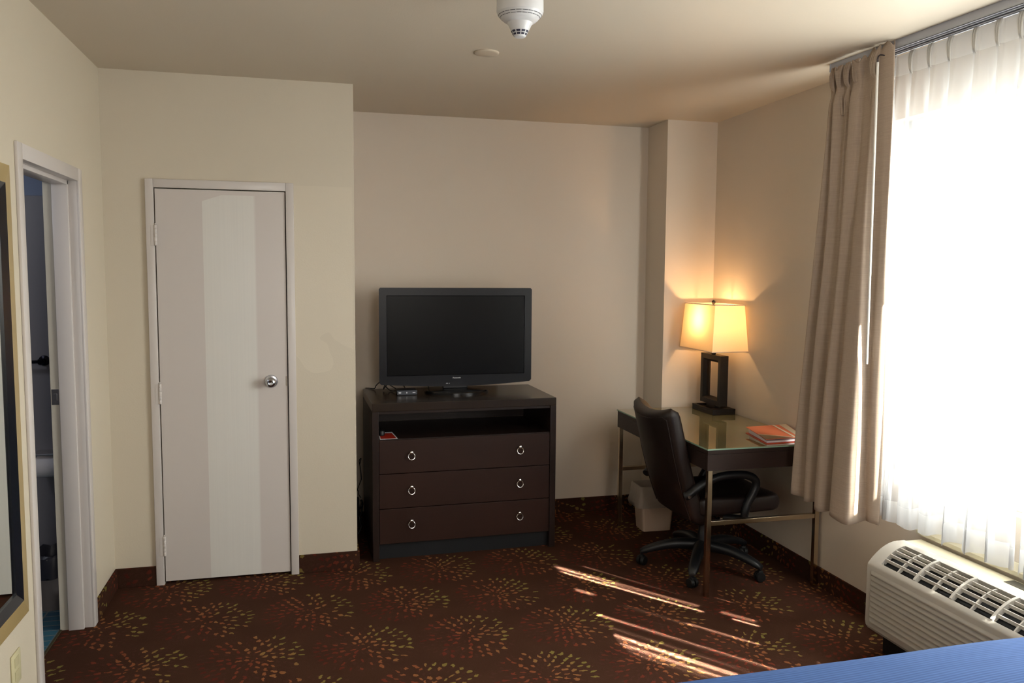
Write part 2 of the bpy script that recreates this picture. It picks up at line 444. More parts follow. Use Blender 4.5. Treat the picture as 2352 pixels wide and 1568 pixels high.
# doorway trim: casing (left wall side)
def casing(root_name, segs, mat=TRIM):
    w = MB()
    for a, b in segs: w.box(a, b, .003, 2)
    return struct(w.build(root_name, mat, smooth=True))
cw, ct, cd = .056, .017, .012
casing('trim_2', [((XL, DY0 - .052, 0), (XL + cd, DY0, DZ + cw)), ((XL, DY1, 0), (XL + cd, DY1 + cw, DZ + cw)), ((XL, DY0, DZ), (XL + cd, DY1, DZ + cw)),
    ((XL - .034, DY0 - .0099, 0), (XL + .004, DY0, DZ + .0099)), ((XL - .034, DY1, 0), (XL + .004, DY1 + .0099, DZ + .0099)), ((XL - .034, DY0, DZ), (XL + .004, DY1, DZ + .0099))])
# stepped jamb with rabbet and strike plate
jr = struct_root('trim_3', (XL, DY1, 0))
w = MB(); jt = .017
w.box((XL - .095, DY1 - jt, 0), (XL - .031, DY1 + .001, DZ + .001), .002); w.box((XL - .132, DY1 - .003, 0), (XL - .095, DY1 + .001, DZ + .001))
w.box((XL - .095, DY0 - .001, 0), (XL - .031, DY0 + jt, DZ + .001), .002); w.box((XL - .095, DY0, DZ - jt), (XL - .031, DY1, DZ + .001), .002)
w.build('jamb', TRIM, jr, smooth=True)
w = MB(); w.box((XL - .132, DY1 - .006, 0), (XL - .0955, DY1 - .0025, DZ - .003), .001); w.box((XL - .132, DY0, DZ - .006), (XL - .0955, DY1 - .006, DZ - .001), .001)
w.build('rabbet', simple('cream rabbet paint', rgb(196, 190, 176), .4), jr)
w = MB(); w.box((XL - .128, DY1 - .0080, 1.035), (XL - .098, DY1 - .0055, 1.105), .0008)
w.box((XL - .121, DY1 - .0100, 1.055), (XL - .106, DY1 - .0075, 1.085), .0008)
w.build('strike_plate', SILVER, jr)
# closet door
CT = 2.0905
casing('trim_1', [((-.777, YC - ct, 0), (OX0, YC, CT)), ((OX1, YC - ct, 0), (-.060, YC, CT)), ((OX0, YC - ct, OZ), (OX1, YC, CT))])
dr = struct_root('door_1', (OX0, YC, 0))
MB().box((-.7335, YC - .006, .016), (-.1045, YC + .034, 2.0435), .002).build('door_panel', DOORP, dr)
struct(MB().box((OX0, YC + .05, 0), (OX1, YC + .09, OZ)).build('wall_closet_gap_shade', DARK))  # near-black sheet paints the shade showing through the door gaps
w = MB(); w.lathe([(0, 0), (.034, 0), (.034, .004), (.031, .008), (.014, .010), (.012, .028), (.019, .034), (.0265, .045), (.0275, .055), (.023, .063), (.013, .067), (.011, .0655), (0, .0655)][::-1], (0, 0, 0), 48, 'y')
for v in w.bm.verts: v.co = Vector((v.co.x - .188, YC - .006 - v.co.y, v.co.z + 1.055))
bmesh.ops.recalc_face_normals(w.bm, faces=w.bm.faces)
w.build('door_knob', KNOBM, dr, smooth=True, angle=40)
MB().box((-.114, YC - .007, 1.03), (-.1085, YC - .004, 1.08)).build('latch', SILVER, dr)
for zc in (1.81, 1.005, .208):
    h = MB()
    for k in range(5): h.lathe([(.0065, -.052 + k * .0209), (.0072, -.051 + k * .0209), (.0072, -.0325 + k * .0209), (.0065, -.0315 + k * .0209)], (-.7325, YC - .0165, zc), 12)
    h.lathe([(.003, .053), (.005, .056), (.003, .060)], (-.7325, YC - .0165, zc), 10)
    h.box((-.754, YC - .0185, zc - .05), (-.7325, YC - .0165, zc + .05))
    h.build('hinge', TRIM, dr, smooth=True)

# ------------------------------------------------------------------ window, sill, track
wr = struct_root('window_1', (XR, WY0, WZ0))
f = MB(); xf0, xf1 = XR + .06, XR + .11; fw = .045
f.box((xf0, WY0, WZ0), (xf1, WY0 + fw, WZ1), .003); f.box((xf0, WY1 - fw, WZ0), (xf1, WY1, WZ1), .003)
f.box((xf0, WY0, WZ0), (xf1, WY1, WZ0 + fw), .003); f.box((xf0, WY0, WZ1 - fw), (xf1, WY1, WZ1), .003)
f.build('window_frame', simple('white window frame', rgb(225, 222, 212), .4), wr)
MB().box((xf0 + .02, WY0 + fw, WZ0 + fw), (xf0 + .026, WY1 - fw, WZ1 - fw)).build('window_pane', PANE, wr)
w = MB(); w.prism([(XR, 0, .500), (XR - .022, 0, .505), (XR - .022, 0, .522), (XR - .004, 0, .548), (XR, 0, .550)], (0, 1.9, 0), Matrix.Translation((0, 1.02, 0)))
struct(w.build('trim_4', SLEEVE, smooth=True, angle=20))

tk = thing('curtain_track', 'long pale grey double curtain track on the ceiling above the window', 'curtain track', (2.43, 2.1, H))
def trk(y, dx): return 2.425 - (y - 2.45) * .04 + dx
w = MB()
for dx in (.004, .050):
    a0, a1 = .9, 3.385
    def P(y, ex, z): return (trk(y, dx + ex), y, z)
    for (e0, e1, z0, z1) in ((0, .036, H - .006, H - .0005), (0, .003, H - .037, H - .006), (.033, .036, H - .037, H - .006), (0, .012, H - .037, H - .034), (.024, .036, H - .037, H - .034)):
        pts = [P(a0, e0, z0), P(a0, e1, z0), P(a0, e1, z1), P(a0, e0, z1)]
        w.prism(pts, (trk(a1, 0) - trk(a0, 0), a1 - a0, 0))
w.build('rail', TRACKM, tk)
w = MB(); w.box((2.388, 3.385, H - .038), (2.488, 3.39, H - .0005), .001); w.build('end_cap', TRACKM, tk)

# ------------------------------------------------------------------ drape
def smooth01(a): a = max(0, min(1, a)); return a * a * (3 - 2 * a)
def lerp(a, b, t): return a + (b - a) * t
random.seed(5)
folds_top = []
def cr1(pts, u):
    """catmull-rom through 2-D points, u in 0..1"""
    n = len(pts) - 1; q = min(u * n, n - 1e-6); i = int(q); f = q - i
    p0, p1, p2, p3 = pts[max(i - 1, 0)], pts[i], pts[i + 1], pts[min(i + 2, n)]
    return [.5 * (2 * p1[k] + (p2[k] - p0[k]) * f + (2 * p0[k] - 5 * p1[k] + 4 * p2[k] - p3[k]) * f * f + (3 * p1[k] - p0[k] - 3 * p2[k] + p3[k]) * f ** 3) for k in (0, 1)]
# plan view control points (x, y) along the cloth: crests toward the room, troughs toward the wall
top_pts = [(2.385, 3.365), (2.370, 3.355), (2.362, 3.335), (2.385, 3.325), (2.362, 3.305), (2.355, 3.285), (2.385, 3.27), (2.375, 3.25), (2.37, 3.225), (2.386, 3.215), (2.366, 3.19), (2.366, 3.15), (2.386, 3.14), (2.385, 3.115), (2.382, 3.08), (2.372, 3.055), (2.388, 3.043), (2.39, 3.03), (2.388, 2.995), (2.39, 2.965), (2.395, 2.972)]
bot_pts = [(2.47, 3.53), (2.385, 3.525), (2.345, 3.50), (2.385, 3.455), (2.40, 3.41), (2.345, 3.40), (2.335, 3.36), (2.385, 3.335), (2.375, 3.30), (2.330, 3.285), (2.315, 3.235), (2.375, 3.215), (2.355, 3.165), (2.312, 3.15), (2.305, 3.09), (2.32, 3.035), (2.385, 3.04), (2.405, 3.03), (2.40, 3.0), (2.425, 2.978), (2.445, 2.985)]
def drape_pt(u, v):
    a = cr1(top_pts, u); b = cr1(bot_pts, u)
    s = smooth01((v - .02) / .98) * .55 + .45 * v
    x, y = lerp(a[0], b[0], s), lerp(a[1], b[1], s)
    # pinched just under the heading
    pin = math.exp(-((v - .045) / .022) ** 2)
    x = lerp(x, 2.395, .45 * pin * (1 - smooth01((u - .8) / .06)))
    zt = 2.578 + .032 * smooth01((u - .5) / .25)
    zt += -.006 + .012 * math.cos(2 * PI * u * 10)
    z = lerp(zt, .535 + .008 * math.sin(u * 23), v)
    x += .004 * math.sin(9 * v + u * 20); y += .003 * math.sin(7 * v + u * 31)
    return (x, y, z)
dp = thing('window_drape', 'taupe woven drape bunched in deep folds at the far side of the window', 'curtain', (2.39, 3.2, .535))
w = MB(); w.grid(lambda u, v: drape_pt(u, v), 260, 90); w.build('drape_cloth', DRAPE, dp, smooth=True, solid=.003, angle=180)
# pinch pleats in the heading
for yc in (3.335, 3.29, 3.235, 3.175, 3.06):
    w = MB()
    for k in (-1, 0, 1):
        w.tube([(2.378 - .004 * abs(k) * 0, yc + k * .011, 2.585), (2.366, yc + k * .012, 2.55), (2.368, yc + k * .006, 2.50), (2.382, yc + k * .002, 2.475), (2.376, yc + k * .012, 2.43), (2.382, yc + k * .02, 2.36)], .0062, 8, smooth=4)
    w.build('pinch_pleat', DRAPE, dp, smooth=True)
wd = MB(); wd.tube([(2.352, 3.010, 2.53), (2.352, 2.996, 1.25)], .0055, 10); o = wd.build('curtain_wand', simple('white wand acrylic', rgb(225, 222, 215), .3), dp, smooth=True)
o['label'] = 'slim white baton for drawing the drape'
wd = MB(); wd.tube([(2.39, 3.01, 2.56), (2.365, 3.012, 2.562), (2.352, 3.010, 2.55), (2.352, 3.010, 2.53)], .003, 8, smooth=4); wd.build('wand_hook', simple('dark metal hook', rgb(80, 75, 80), .3, .8), o)

# ------------------------------------------------------------------ sheer
def sheer_thing(label, y_hi, y_lo, pleats, seed, loc):
    rnd = random.Random(seed)
    n = len(pleats)
    th = thing('sheer_curtain', label, 'curtain', loc)
    amps = [.040 + .014 * rnd.random() for _ in pleats]; ph = [rnd.uniform(-.15, .15) for _ in pleats]
    # extend node list to the ends
    ys = [y_hi] + pleats + [y_lo]
    def pt(u, v):
        m = len(ys) - 1; q = min(u * m, m - 1e-6); i = int(q); f = q - i
        y = lerp(ys[i], ys[i + 1], f)
        d = f if f < .5 else f - 1          # signed distance from nearest pleat (in pitches)
        A = amps[min(max(i if f >= .5 else i - 1, 0), n - 1)] if n else .03
        w_ = smooth01((v - .015) / .25)
        wave = -A * math.cos(2 * PI * f)     # pleat = crest toward the room
        head = -.014 * math.exp(-(d / .06) ** 2)
        x = 2.490 + lerp(head, wave * (.55 + .45 * v), w_)
        x += .006 * math.sin(2 * PI * f * 2 + i) * w_
        y += (.020 * math.sin(4 * PI * f + i) * v + .010 * math.sin(5 * v + i * 1.7)) * w_
        if w_ < 1:
            x += -.01 * math.exp(-((v - .04) / .02) ** 2) * math.exp(-(d / .08) ** 2)
        x = x - (y - 2.45) * .02 + .012 * v * math.sin(3.1 * q + .6)
        z = lerp(2.572, .567 + .006 * math.sin(q * 5), v)
        return (x, y, z)
    w = MB(); w.grid(pt, 48 * (len(ys) - 1) // 2, 70); w.build('sheer_cloth', SHEER, th, smooth=True, angle=180)
    for yc in pleats:
        w = MB(); x0 = 2.478 - (yc - 2.45) * .02
        for k in (-1, 0, 1):
            w.tube([(x0, yc + k * .009, 2.572), (x0 - .010, yc + k * .010, 2.545), (x0 - .008, yc + k * .005, 2.50), (x0 + .0, yc + k * .002, 2.475)], .004, 6, smooth=3)
        w.build('pinch_pleat', SHEERPL, th, smooth=True)
    return th
SHEERPL = simple('white pleat fabric', rgb(205, 203, 198), .8)
sheer_thing('white translucent sheer with pinch pleats hanging beside the taupe drape', 3.075, 2.318, [3.048, 2.944, 2.842, 2.74, 2.618, 2.514, 2.417], 3, (2.478, 2.7, .567))
sheer_thing('white translucent sheer panel nearer the bed, mostly past the right edge of the photo', 2.285, 1.05, [2.23, 2.12, 2.01, 1.89, 1.78, 1.67, 1.55, 1.44, 1.33, 1.22, 1.12], 4, (2.478, 1.7, .567))

# ------------------------------------------------------------------ PTAC unit
AY1, AY0 = 2.900, 1.83; AXF = 2.325
ac = thing('air_conditioner', 'off white through-wall air conditioner with louvred top under the window', 'air conditioner', (2.42, 2.36, .11))
arc = []
for k in range(13):
    t_ = k / 12; arc.append((AXF + .004 + .140 * t_, .404 + .083 * (1 - (1 - t_) ** 2)))
arc = [(AXF, .395)] + arc
prof = [(2.506, .11), (AXF + .016, .112), (AXF + .004, .128), (AXF, .150)] + arc + [(2.506, .4875)]
w = MB(); n = len(prof)
gy0, gy1 = AY0 + .06, AY1 - .065; ga, gb = 6, 16        # profile segments cut open for the grille
ysec = [AY0, gy0, gy1, AY1]
vs = [[w.bm.verts.new((p[0], y, p[1])) for p in prof] for y in ysec]
for s_ in range(3):
    for i in range(n - 1):
        if s_ == 1 and ga <= i < gb: continue
        w.bm.faces.new((vs[s_][i], vs[s_ + 1][i], vs[s_ + 1][i + 1], vs[s_][i + 1]))
w.bm.faces.new(vs[0]); w.bm.faces.new(vs[3][::-1])
# thickness lip around the opening
lip = [prof[i] for i in range(ga, gb + 1)]
for y in (gy0, gy1):
    for (p, q) in zip(lip[:-1], lip[1:]):
        w.bm.faces.new([w.bm.verts.new(c) for c in ((p[0], y, p[1]), (q[0], y, q[1]), (q[0] + .006, y, q[1] - .02), (p[0] + .010, y, p[1] - .02))])
for p in (lip[0], lip[-1]):
    w.bm.faces.new([w.bm.verts.new(c) for c in ((p[0], gy0, p[1]), (p[0], gy1, p[1]), (p[0] + .008, gy1, p[1] - .02), (p[0] + .008, gy0, p[1] - .02))])
bmesh.ops.remove_doubles(w.bm, verts=w.bm.verts, dist=1e-5)
w.build('casing', ACP, ac, smooth=True, angle=25)
w = MB(); w.box((AXF + .006, gy0 - .012, .30), (2.50, gy1 + .012, .393)); w.box((AXF + .06, gy0 - .012, .39), (2.50, gy1 + .012, .43)); w.box((AXF + .03, gy0 - .012, .39), (2.50, gy1 + .012, .413)); w.build('grille_shade_box', DARK, ac)  # near-black boxes paint the shade behind the grille openings
# ribbed front panel
w = MB(); nr = 10; z0, z1 = .150, .378; pts = []
for k in range(nr):
    zb = z0 + (z1 - z0) * k / nr; dz = (z1 - z0) / nr
    pts += [(AXF - .001, zb), (AXF - .012, zb + dz * .3), (AXF - .012, zb + dz * .6), (AXF - .001, zb + dz * .95)]
pts.append((AXF - .001, z1))
yy = [AY0 + .03, AY0 + .045, AY1 - .042, AY1 - .026]
vv = []
for j, y in enumerate(yy):
    s_ = 0 if j in (0, 3) else 1
    vv.append([w.bm.verts.new((lerp(AXF - .001, p[0], s_), y, p[1])) for p in pts])
for j in range(3):
    for i in range(len(pts) - 1): w.bm.faces.new((vv[j][i], vv[j][i + 1], vv[j + 1][i + 1], vv[j + 1][i]))
bmesh.ops.recalc_face_normals(w.bm, faces=w.bm.faces)
w.build('front_panel', ACP, ac, smooth=True, angle=60)
# louvre bars
def arc_pt(s_):
    q = s_ * (gb - ga); i = min(int(q), gb - ga - 1); f_ = q - i
    a_, b_ = prof[ga + i], prof[ga + i + 1]; return (lerp(a_[0], b_[0], f_), lerp(a_[1], b_[1], f_))
for s_ in (.20, .40, .60, .80):
    p = arc_pt(s_); MB().prism([(p[0] - .0028, gy0, p[1] - .014), (p[0] + .0028, gy0, p[1] - .014), (p[0] + .0028, gy0, p[1] - .002), (p[0] - .0028, gy0, p[1] - .002)], (0, gy1 - gy0, 0)).build('louvre', ACP, ac)
nd = 5; step = (gy1 - gy0) / nd
for k in range(1, nd * 2):
    yk = gy1 - step / 2 * k; big = (k % 2 == 0); hw = .0060 if big else .003
    lo = [arc_pt(q / 10) for q in range(11)]; up = .003 if big else -.004
    poly = [(p[0], yk - hw, p[1] + up) for p in lo] + [(p[0] + .008, yk - hw, p[1] - .016) for p in lo[::-1]]
    MB().prism(poly, (0, 2 * hw, 0)).build('grille_divider' if big else 'grille_crossbar', ACP, ac)
MB().box((2.508, AY0 + .01, .12), (XR - .013, AY1 - .005, .4865), .003).build('wall_sleeve', SLEEVE, ac)
MB().box((2.530, 2.18, .4860), (2.578, 2.405, .4885)).build('control_hatch', simple('dark hatch', rgb(62, 58, 48), .6), ac)
MB().box((AXF + .08, AY0 + .02, 0), (2.50, AY1 - .02, .111)).build('subbase', BLACKM, ac)

# ------------------------------------------------------------------ dresser
RZ = math.radians(1.0)
ds = thing('dresser', 'espresso wood dresser with open media shelf and three ring-pull drawers', 'dresser', (.343, 4.490, 0))
X0, X1, Y0, Y1, ZT = .343, 1.421, 4.490, 5.080, .903
st = .036
w = MB()
w.box((X0, Y0, 0), (X0 + st, Y1, ZT - .046), .002); w.box((X1 - st, Y0, 0), (X1, Y1, ZT - .046), .002)
w.box((X0 + st, Y0 + .012, .686), (X1 - st, Y1 - .02, .698)); w.box((X0 + st, Y0 + .012, ZT - .062), (X1 - st, Y1 - .02, ZT - .046))
w.build('carcass', ESPRESSO, ds)
MB().box((X0, Y0, ZT - .046), (X1, Y1, ZT), .0025).build('dresser_top', wood('espresso top wood', rgb(38, 30, 24), rgb(56, 45, 36), .22, (18, 1, 1)), ds)
# back panel with round cable hole
w = MB(); cx, cz, R_ = .880, .772, .034; yb = Y1 - .012; N = 32
outer = [(X0 + st, .698), (X1 - st, .698), (X1 - st, ZT - .062), (X0 + st, ZT - .062)]
ring = [(cx + R_ * math.cos(2 * PI * k / N), cz + R_ * math.sin(2 * PI * k / N)) for k in range(N)]
def to_edge(a):
    c, s_ = math.cos(a), math.sin(a); t_ = 1e9
    if c > 1e-6: t_ = min(t_, (outer[1][0] - cx) / c)
    if c < -1e-6: t_ = min(t_, (outer[0][0] - cx) / c)
    if s_ > 1e-6: t_ = min(t_, (outer[2][1] - cz) / s_)
    if s_ < -1e-6: t_ = min(t_, (outer[0][1] - cz) / s_)
    return (cx + c * t_, cz + s_ * t_)
angs = sorted([2 * PI * k / N for k in range(N)] + [math.atan2(o_[1] - cz, o_[0] - cx) % (2 * PI) for o_ in outer])
for a, b in zip(angs, angs[1:] + [angs[0] + 2 * PI]):
    pa, pb = to_edge(a), to_edge(b)
    w.poly([(cx + R_ * math.cos(a), yb, cz + R_ * math.sin(a)), (pa[0], yb, pa[1]), (pb[0], yb, pb[1]), (cx + R_ * math.cos(b), yb, cz + R_ * math.sin(b))])
w.box((X0 + st, yb, .02), (X1 - st, yb + .01, .69))
w.build('back_panel', ESPRESSO, ds)
MB().box((X0 + st + .001, Y0 + .045, 0), (X1 - st - .001, Y0 + .06, .094)).build('plinth', KICK, ds)
for (za, zb, zr) in ((.502, .692, .600), (.302, .498, .402), (.098, .298, .206)):
    d = MB().box((X0 + st + .002, Y0 + .004, za), (X1 - st - .002, Y0 + .024, zb), .0015).build('drawer', DRAWERW, ds)
    for xr in (.561, 1.199):
        g = MB(); g.lathe([(.006, 0), (.006, -.012), (.009, -.014), (.009, -.018), (.004, -.020)], (xr, Y0 + .004, zr + .019), 16, 'y')
        g.tube([(xr + .0185 * math.cos(a * PI / 14), Y0 - .013 + .003 * math.sin(a * PI / 14), zr - .002 + .0185 * math.sin(a * PI / 14)) for a in range(28)], .0028, 8, closed=True)
        g.build('ring_pull', SILVER, d, smooth=True)
ds.rotation_euler.z = RZ

# ------------------------------------------------------------------ television
TY = 4.84
tv = thing('television', 'black flat screen television on an oval stand on the dresser', 'television', (.884, 4.86, ZT))
xa, xb, za, zb = .414, 1.357, .960, 1.541
w = MB()
# bezel outline with slightly bowed lower edge
def outline(ex):
    pts = []
    pts += [(xa + .008, zb), (xb - .008, zb), (xb, zb - .008)]
    pts += [(xb, za + .012), (xb - .012, za)]
    for k in range(1, 16):
        u = k / 16; pts.append((lerp(xb - .012, xa + .012, u), za - .020 * math.sin(PI * u)))
    pts += [(xa + .012, za), (xa, za + .012), (xa, zb - .008)]
    return pts
ol = outline(0); sx0, sx1, sz0, sz1 = .459, 1.312, 1.010, 1.495
fo = [(p[0], TY, p[1]) for p in ol]
# frame as four front strips + sides: extrude outline back, then front ring
vo = [w.bm.verts.new(p) for p in fo]; vb = [w.bm.verts.new((p[0] + (.01 if p[0] < .88 else -.01), TY + .035, p[2])) for p in fo]
nO = len(fo)
for i in range(nO): w.bm.faces.new((vo[i], vb[i], vb[(i + 1) % nO], vo[(i + 1) % nO]))
w.bm.faces.new(vb)
inner = [w.bm.verts.new(c) for c in ((sx1, TY, sz1), (sx1, TY, sz0), (sx0, TY, sz0), (sx0, TY, sz1))]
ib = [w.bm.verts.new((v.co.x + (-.004 if v.co.x > .88 else .004), TY + .006, v.co.z + (-.004 if v.co.z > 1.2 else .004))) for v in inner]
for i in range(4): w.bm.faces.new((inner[i], inner[(i + 1) % 4], ib[(i + 1) % 4], ib[i]))
# front ring faces: top / right / bottom / left
top = [vo[-1], vo[0], vo[1], vo[2]]
w.bm.faces.new([vo[-1], vo[0], vo[1], vo[2], inner[0], inner[3]])
w.bm.faces.new([vo[2], vo[3], inner[1], inner[0]])
w.bm.faces.new([vo[3]] + vo[4:4 + 17] + [vo[-2], inner[2], inner[1]])
w.bm.faces.new([vo[-2], vo[-1], inner[3], inner[2]])
bmesh.ops.recalc_face_normals(w.bm, faces=w.bm.faces)
w.build('bezel', TVB, tv)
MB().box((sx0 - .001, TY + .005, sz0 - .001), (sx1 + .001, TY + .012, sz1 + .001)).build('screen', TVS, tv)
w = MB(); w.box((xa + .06, TY + .034, za + .05), (xb - .06, TY + .085, zb - .05), .02, 3); w.build('rear_housing', BLACKP, tv)
w = MB(); w.box((.80, TY + .012, ZT + .02), (.955, TY + .04, za + .06), .008); w.build('stand_neck', BLACKP, tv)
w = MB(); w.lathe([(.0, 0), (1.0, 0), (1.0, .010), (.97, .016), (.5, .022), (0, .024)], seg=64)
for v in w.bm.verts: v.co = Vector((v.co.x * .197 + .884, v.co.y * .135 + 4.845, v.co.z + ZT))
w.build('stand_base', simple('gloss black stand', rgb(16, 17, 20), .18), tv, smooth=True, angle=25)
cu = bpy.data.curves.new('t', 'FONT'); cu.body = 'Panasonic'; cu.size = .0175; cu.align_x = 'CENTER'; cu.align_y = 'CENTER'; cu.extrude = .0004; cu.offset = .0006
tmp = bpy.data.objects.new('t', cu); COL.objects.link(tmp); bpy.context.view_layer.update()
me = bpy.data.meshes.new_from_object(tmp.evaluated_get(bpy.context.evaluated_depsgraph_get())); bpy.data.objects.remove(tmp)
me.materials.clear(); me.materials.append(LOGOM)
lg = bpy.data.objects.new('brand_lettering', me); COL.objects.link(lg); lg.parent = tv
lg.matrix_local = Matrix.Translation(Vector((.884, TY - .0006, .9925)) - Vector(tv.location)) @ Matrix.Rotation(PI / 2, 4, 'X') @ Matrix.Diagonal((.62, .62, 1, 1)) @ Matrix.Diagonal((1.15, 1, 1, 1))
w = MB(); w.box((.818, TY - .0006, .958), (.829, TY, .9615)); w.box((.835, TY - .0006, .957), (.839, TY, .9615)); w.build('indicator_marks', LOGOM, tv)

# ------------------------------------------------------------------ small box on the dresser and its cables
sb = thing('cable_box', 'small black set-top box on the dresser left of the television stand', 'electronics', (.570, 4.80, ZT))
w = MB(); w.box((.514, 4.772, ZT + .006), (.630, 4.882, ZT + .029), .004); w.build('box_body', BLACKP, sb, smooth=True)
MB().box((.512, 4.770, ZT + .003), (.632, 4.774, ZT + .030), .002).build('front_plate', simple('slate face plate', rgb(44, 50, 62), .3), sb)
w = MB(); w.box((.518, 4.776, ZT), (.626, 4.878, ZT + .006)); w.build('feet', BLACKM, sb)
w = MB(); w.poly([(.5215, 4.7696, ZT + .012), (.536, 4.7696, ZT + .012), (.536, 4.7696, ZT + .022), (.529, 4.7696, ZT + .019), (.5215, 4.7696, ZT + .022)])
w.build('maker_mark', LOGOM, sb)
MB().box((.566, 4.7694, ZT + .012), (.573, 4.7698, ZT + .020)).build('indicator', LOGOM, sb); MB().box((.604, 4.7694, ZT + .014), (.621, 4.7698, ZT + .018)).build('model_mark', LOGOM, sb)
CBL = [
 ([(.515, 4.89, ZT + .012), (.49, 4.95, ZT + .006), (.46, 4.93, ZT + .035), (.47, 4.97, ZT + .02), (.44, 5.0, ZT + .055), (.41, 5.02, ZT + .03), (.40, 5.04, ZT + .008), (.37, 5.09, ZT + .004), (.35, 5.105, ZT + .003)], 'black cable looping left from the set-top box to the back of the dresser'),
 ([(.54, 4.89, ZT + .012), (.50, 4.97, ZT + .03), (.465, 4.95, ZT + .05), (.45, 4.98, ZT + .01), (.48, 5.0, ZT + .04), (.53, 5.03, ZT + .06), (.60, 5.0, ZT + .07)], 'black cable knotted behind the set-top box below the television corner'),
 ([(.56, 4.885, ZT + .015), (.58, 4.95, ZT + .02), (.56, 5.0, ZT + .06), (.62, 4.95, ZT + .09)], 'short black cable rising from the set-top box to the television'),
 ([(.73, 4.99, ZT + .004), (.735, 4.985, ZT + .06), (.75, 4.93, ZT + .10)], 'thin black cable hanging behind the television just left of its stand')]
for p_, l_ in CBL: tag(MB().tube(p_, .003, 8, smooth=6).build('cable', CORDM, smooth=True), l_, 'cable')
# cable crossing the hole at the back of the media shelf
yb2 = Y1 + .014
for p_, l_ in (([(.835, yb2, .745), (.862, yb2, .765), (.89, yb2, .785), (.93, yb2, .82)], 'black cable slanting across the round hole at the back of the media shelf'),
               ([(.885, yb2, .72), (.890, yb2, .76), (.896, yb2, .785), (.905, yb2, .84)], 'black cable dropping upright behind the round hole of the media shelf')):
    tag(MB().tube(p_, .0045, 8, smooth=4).build('cable', CORDM, smooth=True), l_, 'cable')
# cords hanging at the left side of the dresser
yc = 5.120
for p_, r_, l_ in (
 ([(.312, yc, .42), (.320, yc, .455), (.308, yc, .44), (.314, yc, .40), (.321, yc, .33), (.317, yc, .31), (.296, yc, .255), (.303, yc, .245), (.303, yc, .225), (.315, yc - .03, .21)], .0022, 'thin black cord looped high in the gap left of the dresser'),
 ([(.312, yc - .055, .20), (.32, yc - .06, .195), (.322, yc - .06, .17), (.31, yc - .06, .15), (.288, yc - .06, .14), (.29, yc - .07, .11), (.31, yc - .08, .09), (.318, yc - .08, .05), (.305, yc - .07, .01)], .006, 'thick black cord coiled near the floor left of the dresser'),
 ([(.280, yc - .09, .15), (.30, yc - .10, .16), (.318, yc - .10, .18), (.312, yc - .10, .13), (.30, yc - .11, .10), (.31, yc - .12, .05), (.29, yc - .13, .008)], .005, 'black cord trailing to the carpet in front of the coiled cord left of the dresser')):
    tag(MB().tube(p_, r_, 8, smooth=6).build('cable', CORDM, smooth=True), l_, 'cable')
tag(MB().box((.266, 5.085, .10), (.305, 5.139, .205), .006).build('power_adapter', BLACKM), 'black plug-in power adapter low on the wall left of the dresser', 'adapter')

# ------------------------------------------------------------------ card and keys on the shelf
Z7 = .699
pc = thing('printed_card', 'red card with white border lying in the left of the media shelf', 'card', (.43, 4.58, Z7))
cc = [(.386, 4.500), (.486, 4.503), (.474, 4.700), (.390, 4.698)]
w = MB(); w.prism([(x, y, Z7) for x, y in cc], (0, 0, .0012)); w.build('card_sheet', PAPER, pc)
cen = (.434, 4.59); w = MB()
w.poly([(lerp(x, cen[0], .14), lerp(y, cen[1], .09) - (.025 if y > 4.6 else 0), Z7 + .0018) for x, y in cc]); w.build('red_panel', REDC, pc)
MB().box((.425, 4.672, Z7 + .0013), (.444, 4.679, Z7 + .0018)).build('small_print', BLACKM, pc)
ad = thing('charger_plug', 'small black plug with two metal prongs on the red card', 'plug', (.405, 4.61, Z7 + .002))
w = MB(); w.lathe([(.012, 0), (.018, .004), (.019, .022), (.014, .030), (0, .032)], (.404, 4.60, Z7 + .0019), 20); w.build('plug_body', BLACKP, ad, smooth=True)
for dx in (-.010, .007):
    MB().box((-.003, 0, -.0008), (.003, .028, .0008), mtx=Matrix.Translation((.398 + dx, 4.612, Z7 + .033)) @ Matrix.Rotation(.35, 4, 'X') @ Matrix.Rotation(.35, 4, 'Z')).build('prong', SILVER, ad)

# ------------------------------------------------------------------ desk
dk = thing('desk', 'dark wood desk with frosted glass top and square metal legs in the corner', 'desk', (2.257, 4.2, 0))
DX0, DX1, DYa, DYb, DT = 1.930, 2.585, 3.603, 4.812, .765
w = MB(); w.box((DX0, DYa, .736), (DX1, DYb, .757), .001)
w.box((DX0, DYa, .652), (DX1, DYa + .02, .7345), .001); w.box((DX0, DYb - .02, .652), (DX1, DYb, .7345), .001)
w.box((DX0, DYa + .02, .652), (DX0 + .02, DYb - .02, .7345), .001); w.box((DX1 - .02, DYa + .02, .652), (DX1, DYb - .02, .7345), .001)
w.box((DX0 + .004, DYa + .004, .70), (DX1 - .004, DYb - .004, .737))
w.build('apron', DESKW, dk)
MB().box((DX0 - .004, DYa - .004, .757), (DX1 + .004, DYb + .004, .765), .001).build('glass_top', GLASSTOP, dk)
w = MB(); e = .0045
w.box((DX0 - e, DYa - e, .7575), (DX1 + e, DYa - .0035, .7645)); w.box((DX0 - e, DYa - e, .7575), (DX0 - .0035, DYb + e, .7645)); w.build('glass_edge', GLASSEDGE, dk)
L = .025
for (lx, ly) in ((DX0 + .006, DYa + .002), (DX1 - L - .002, DYa + .002), (DX0 + .006, DYb - L - .002), (DX1 - L - .002, DYb - L - .002)):
    MB().box((lx, ly, 0), (lx + L, ly + L, .653), .0015).build('leg', BRASS, dk)
for ly in (DYa + .004, DYb - L): MB().box((DX0 + .006 + L, ly, .368), (DX1 - L - .002, ly + .024, .392), .0015).build('stretcher', BRASS, dk)

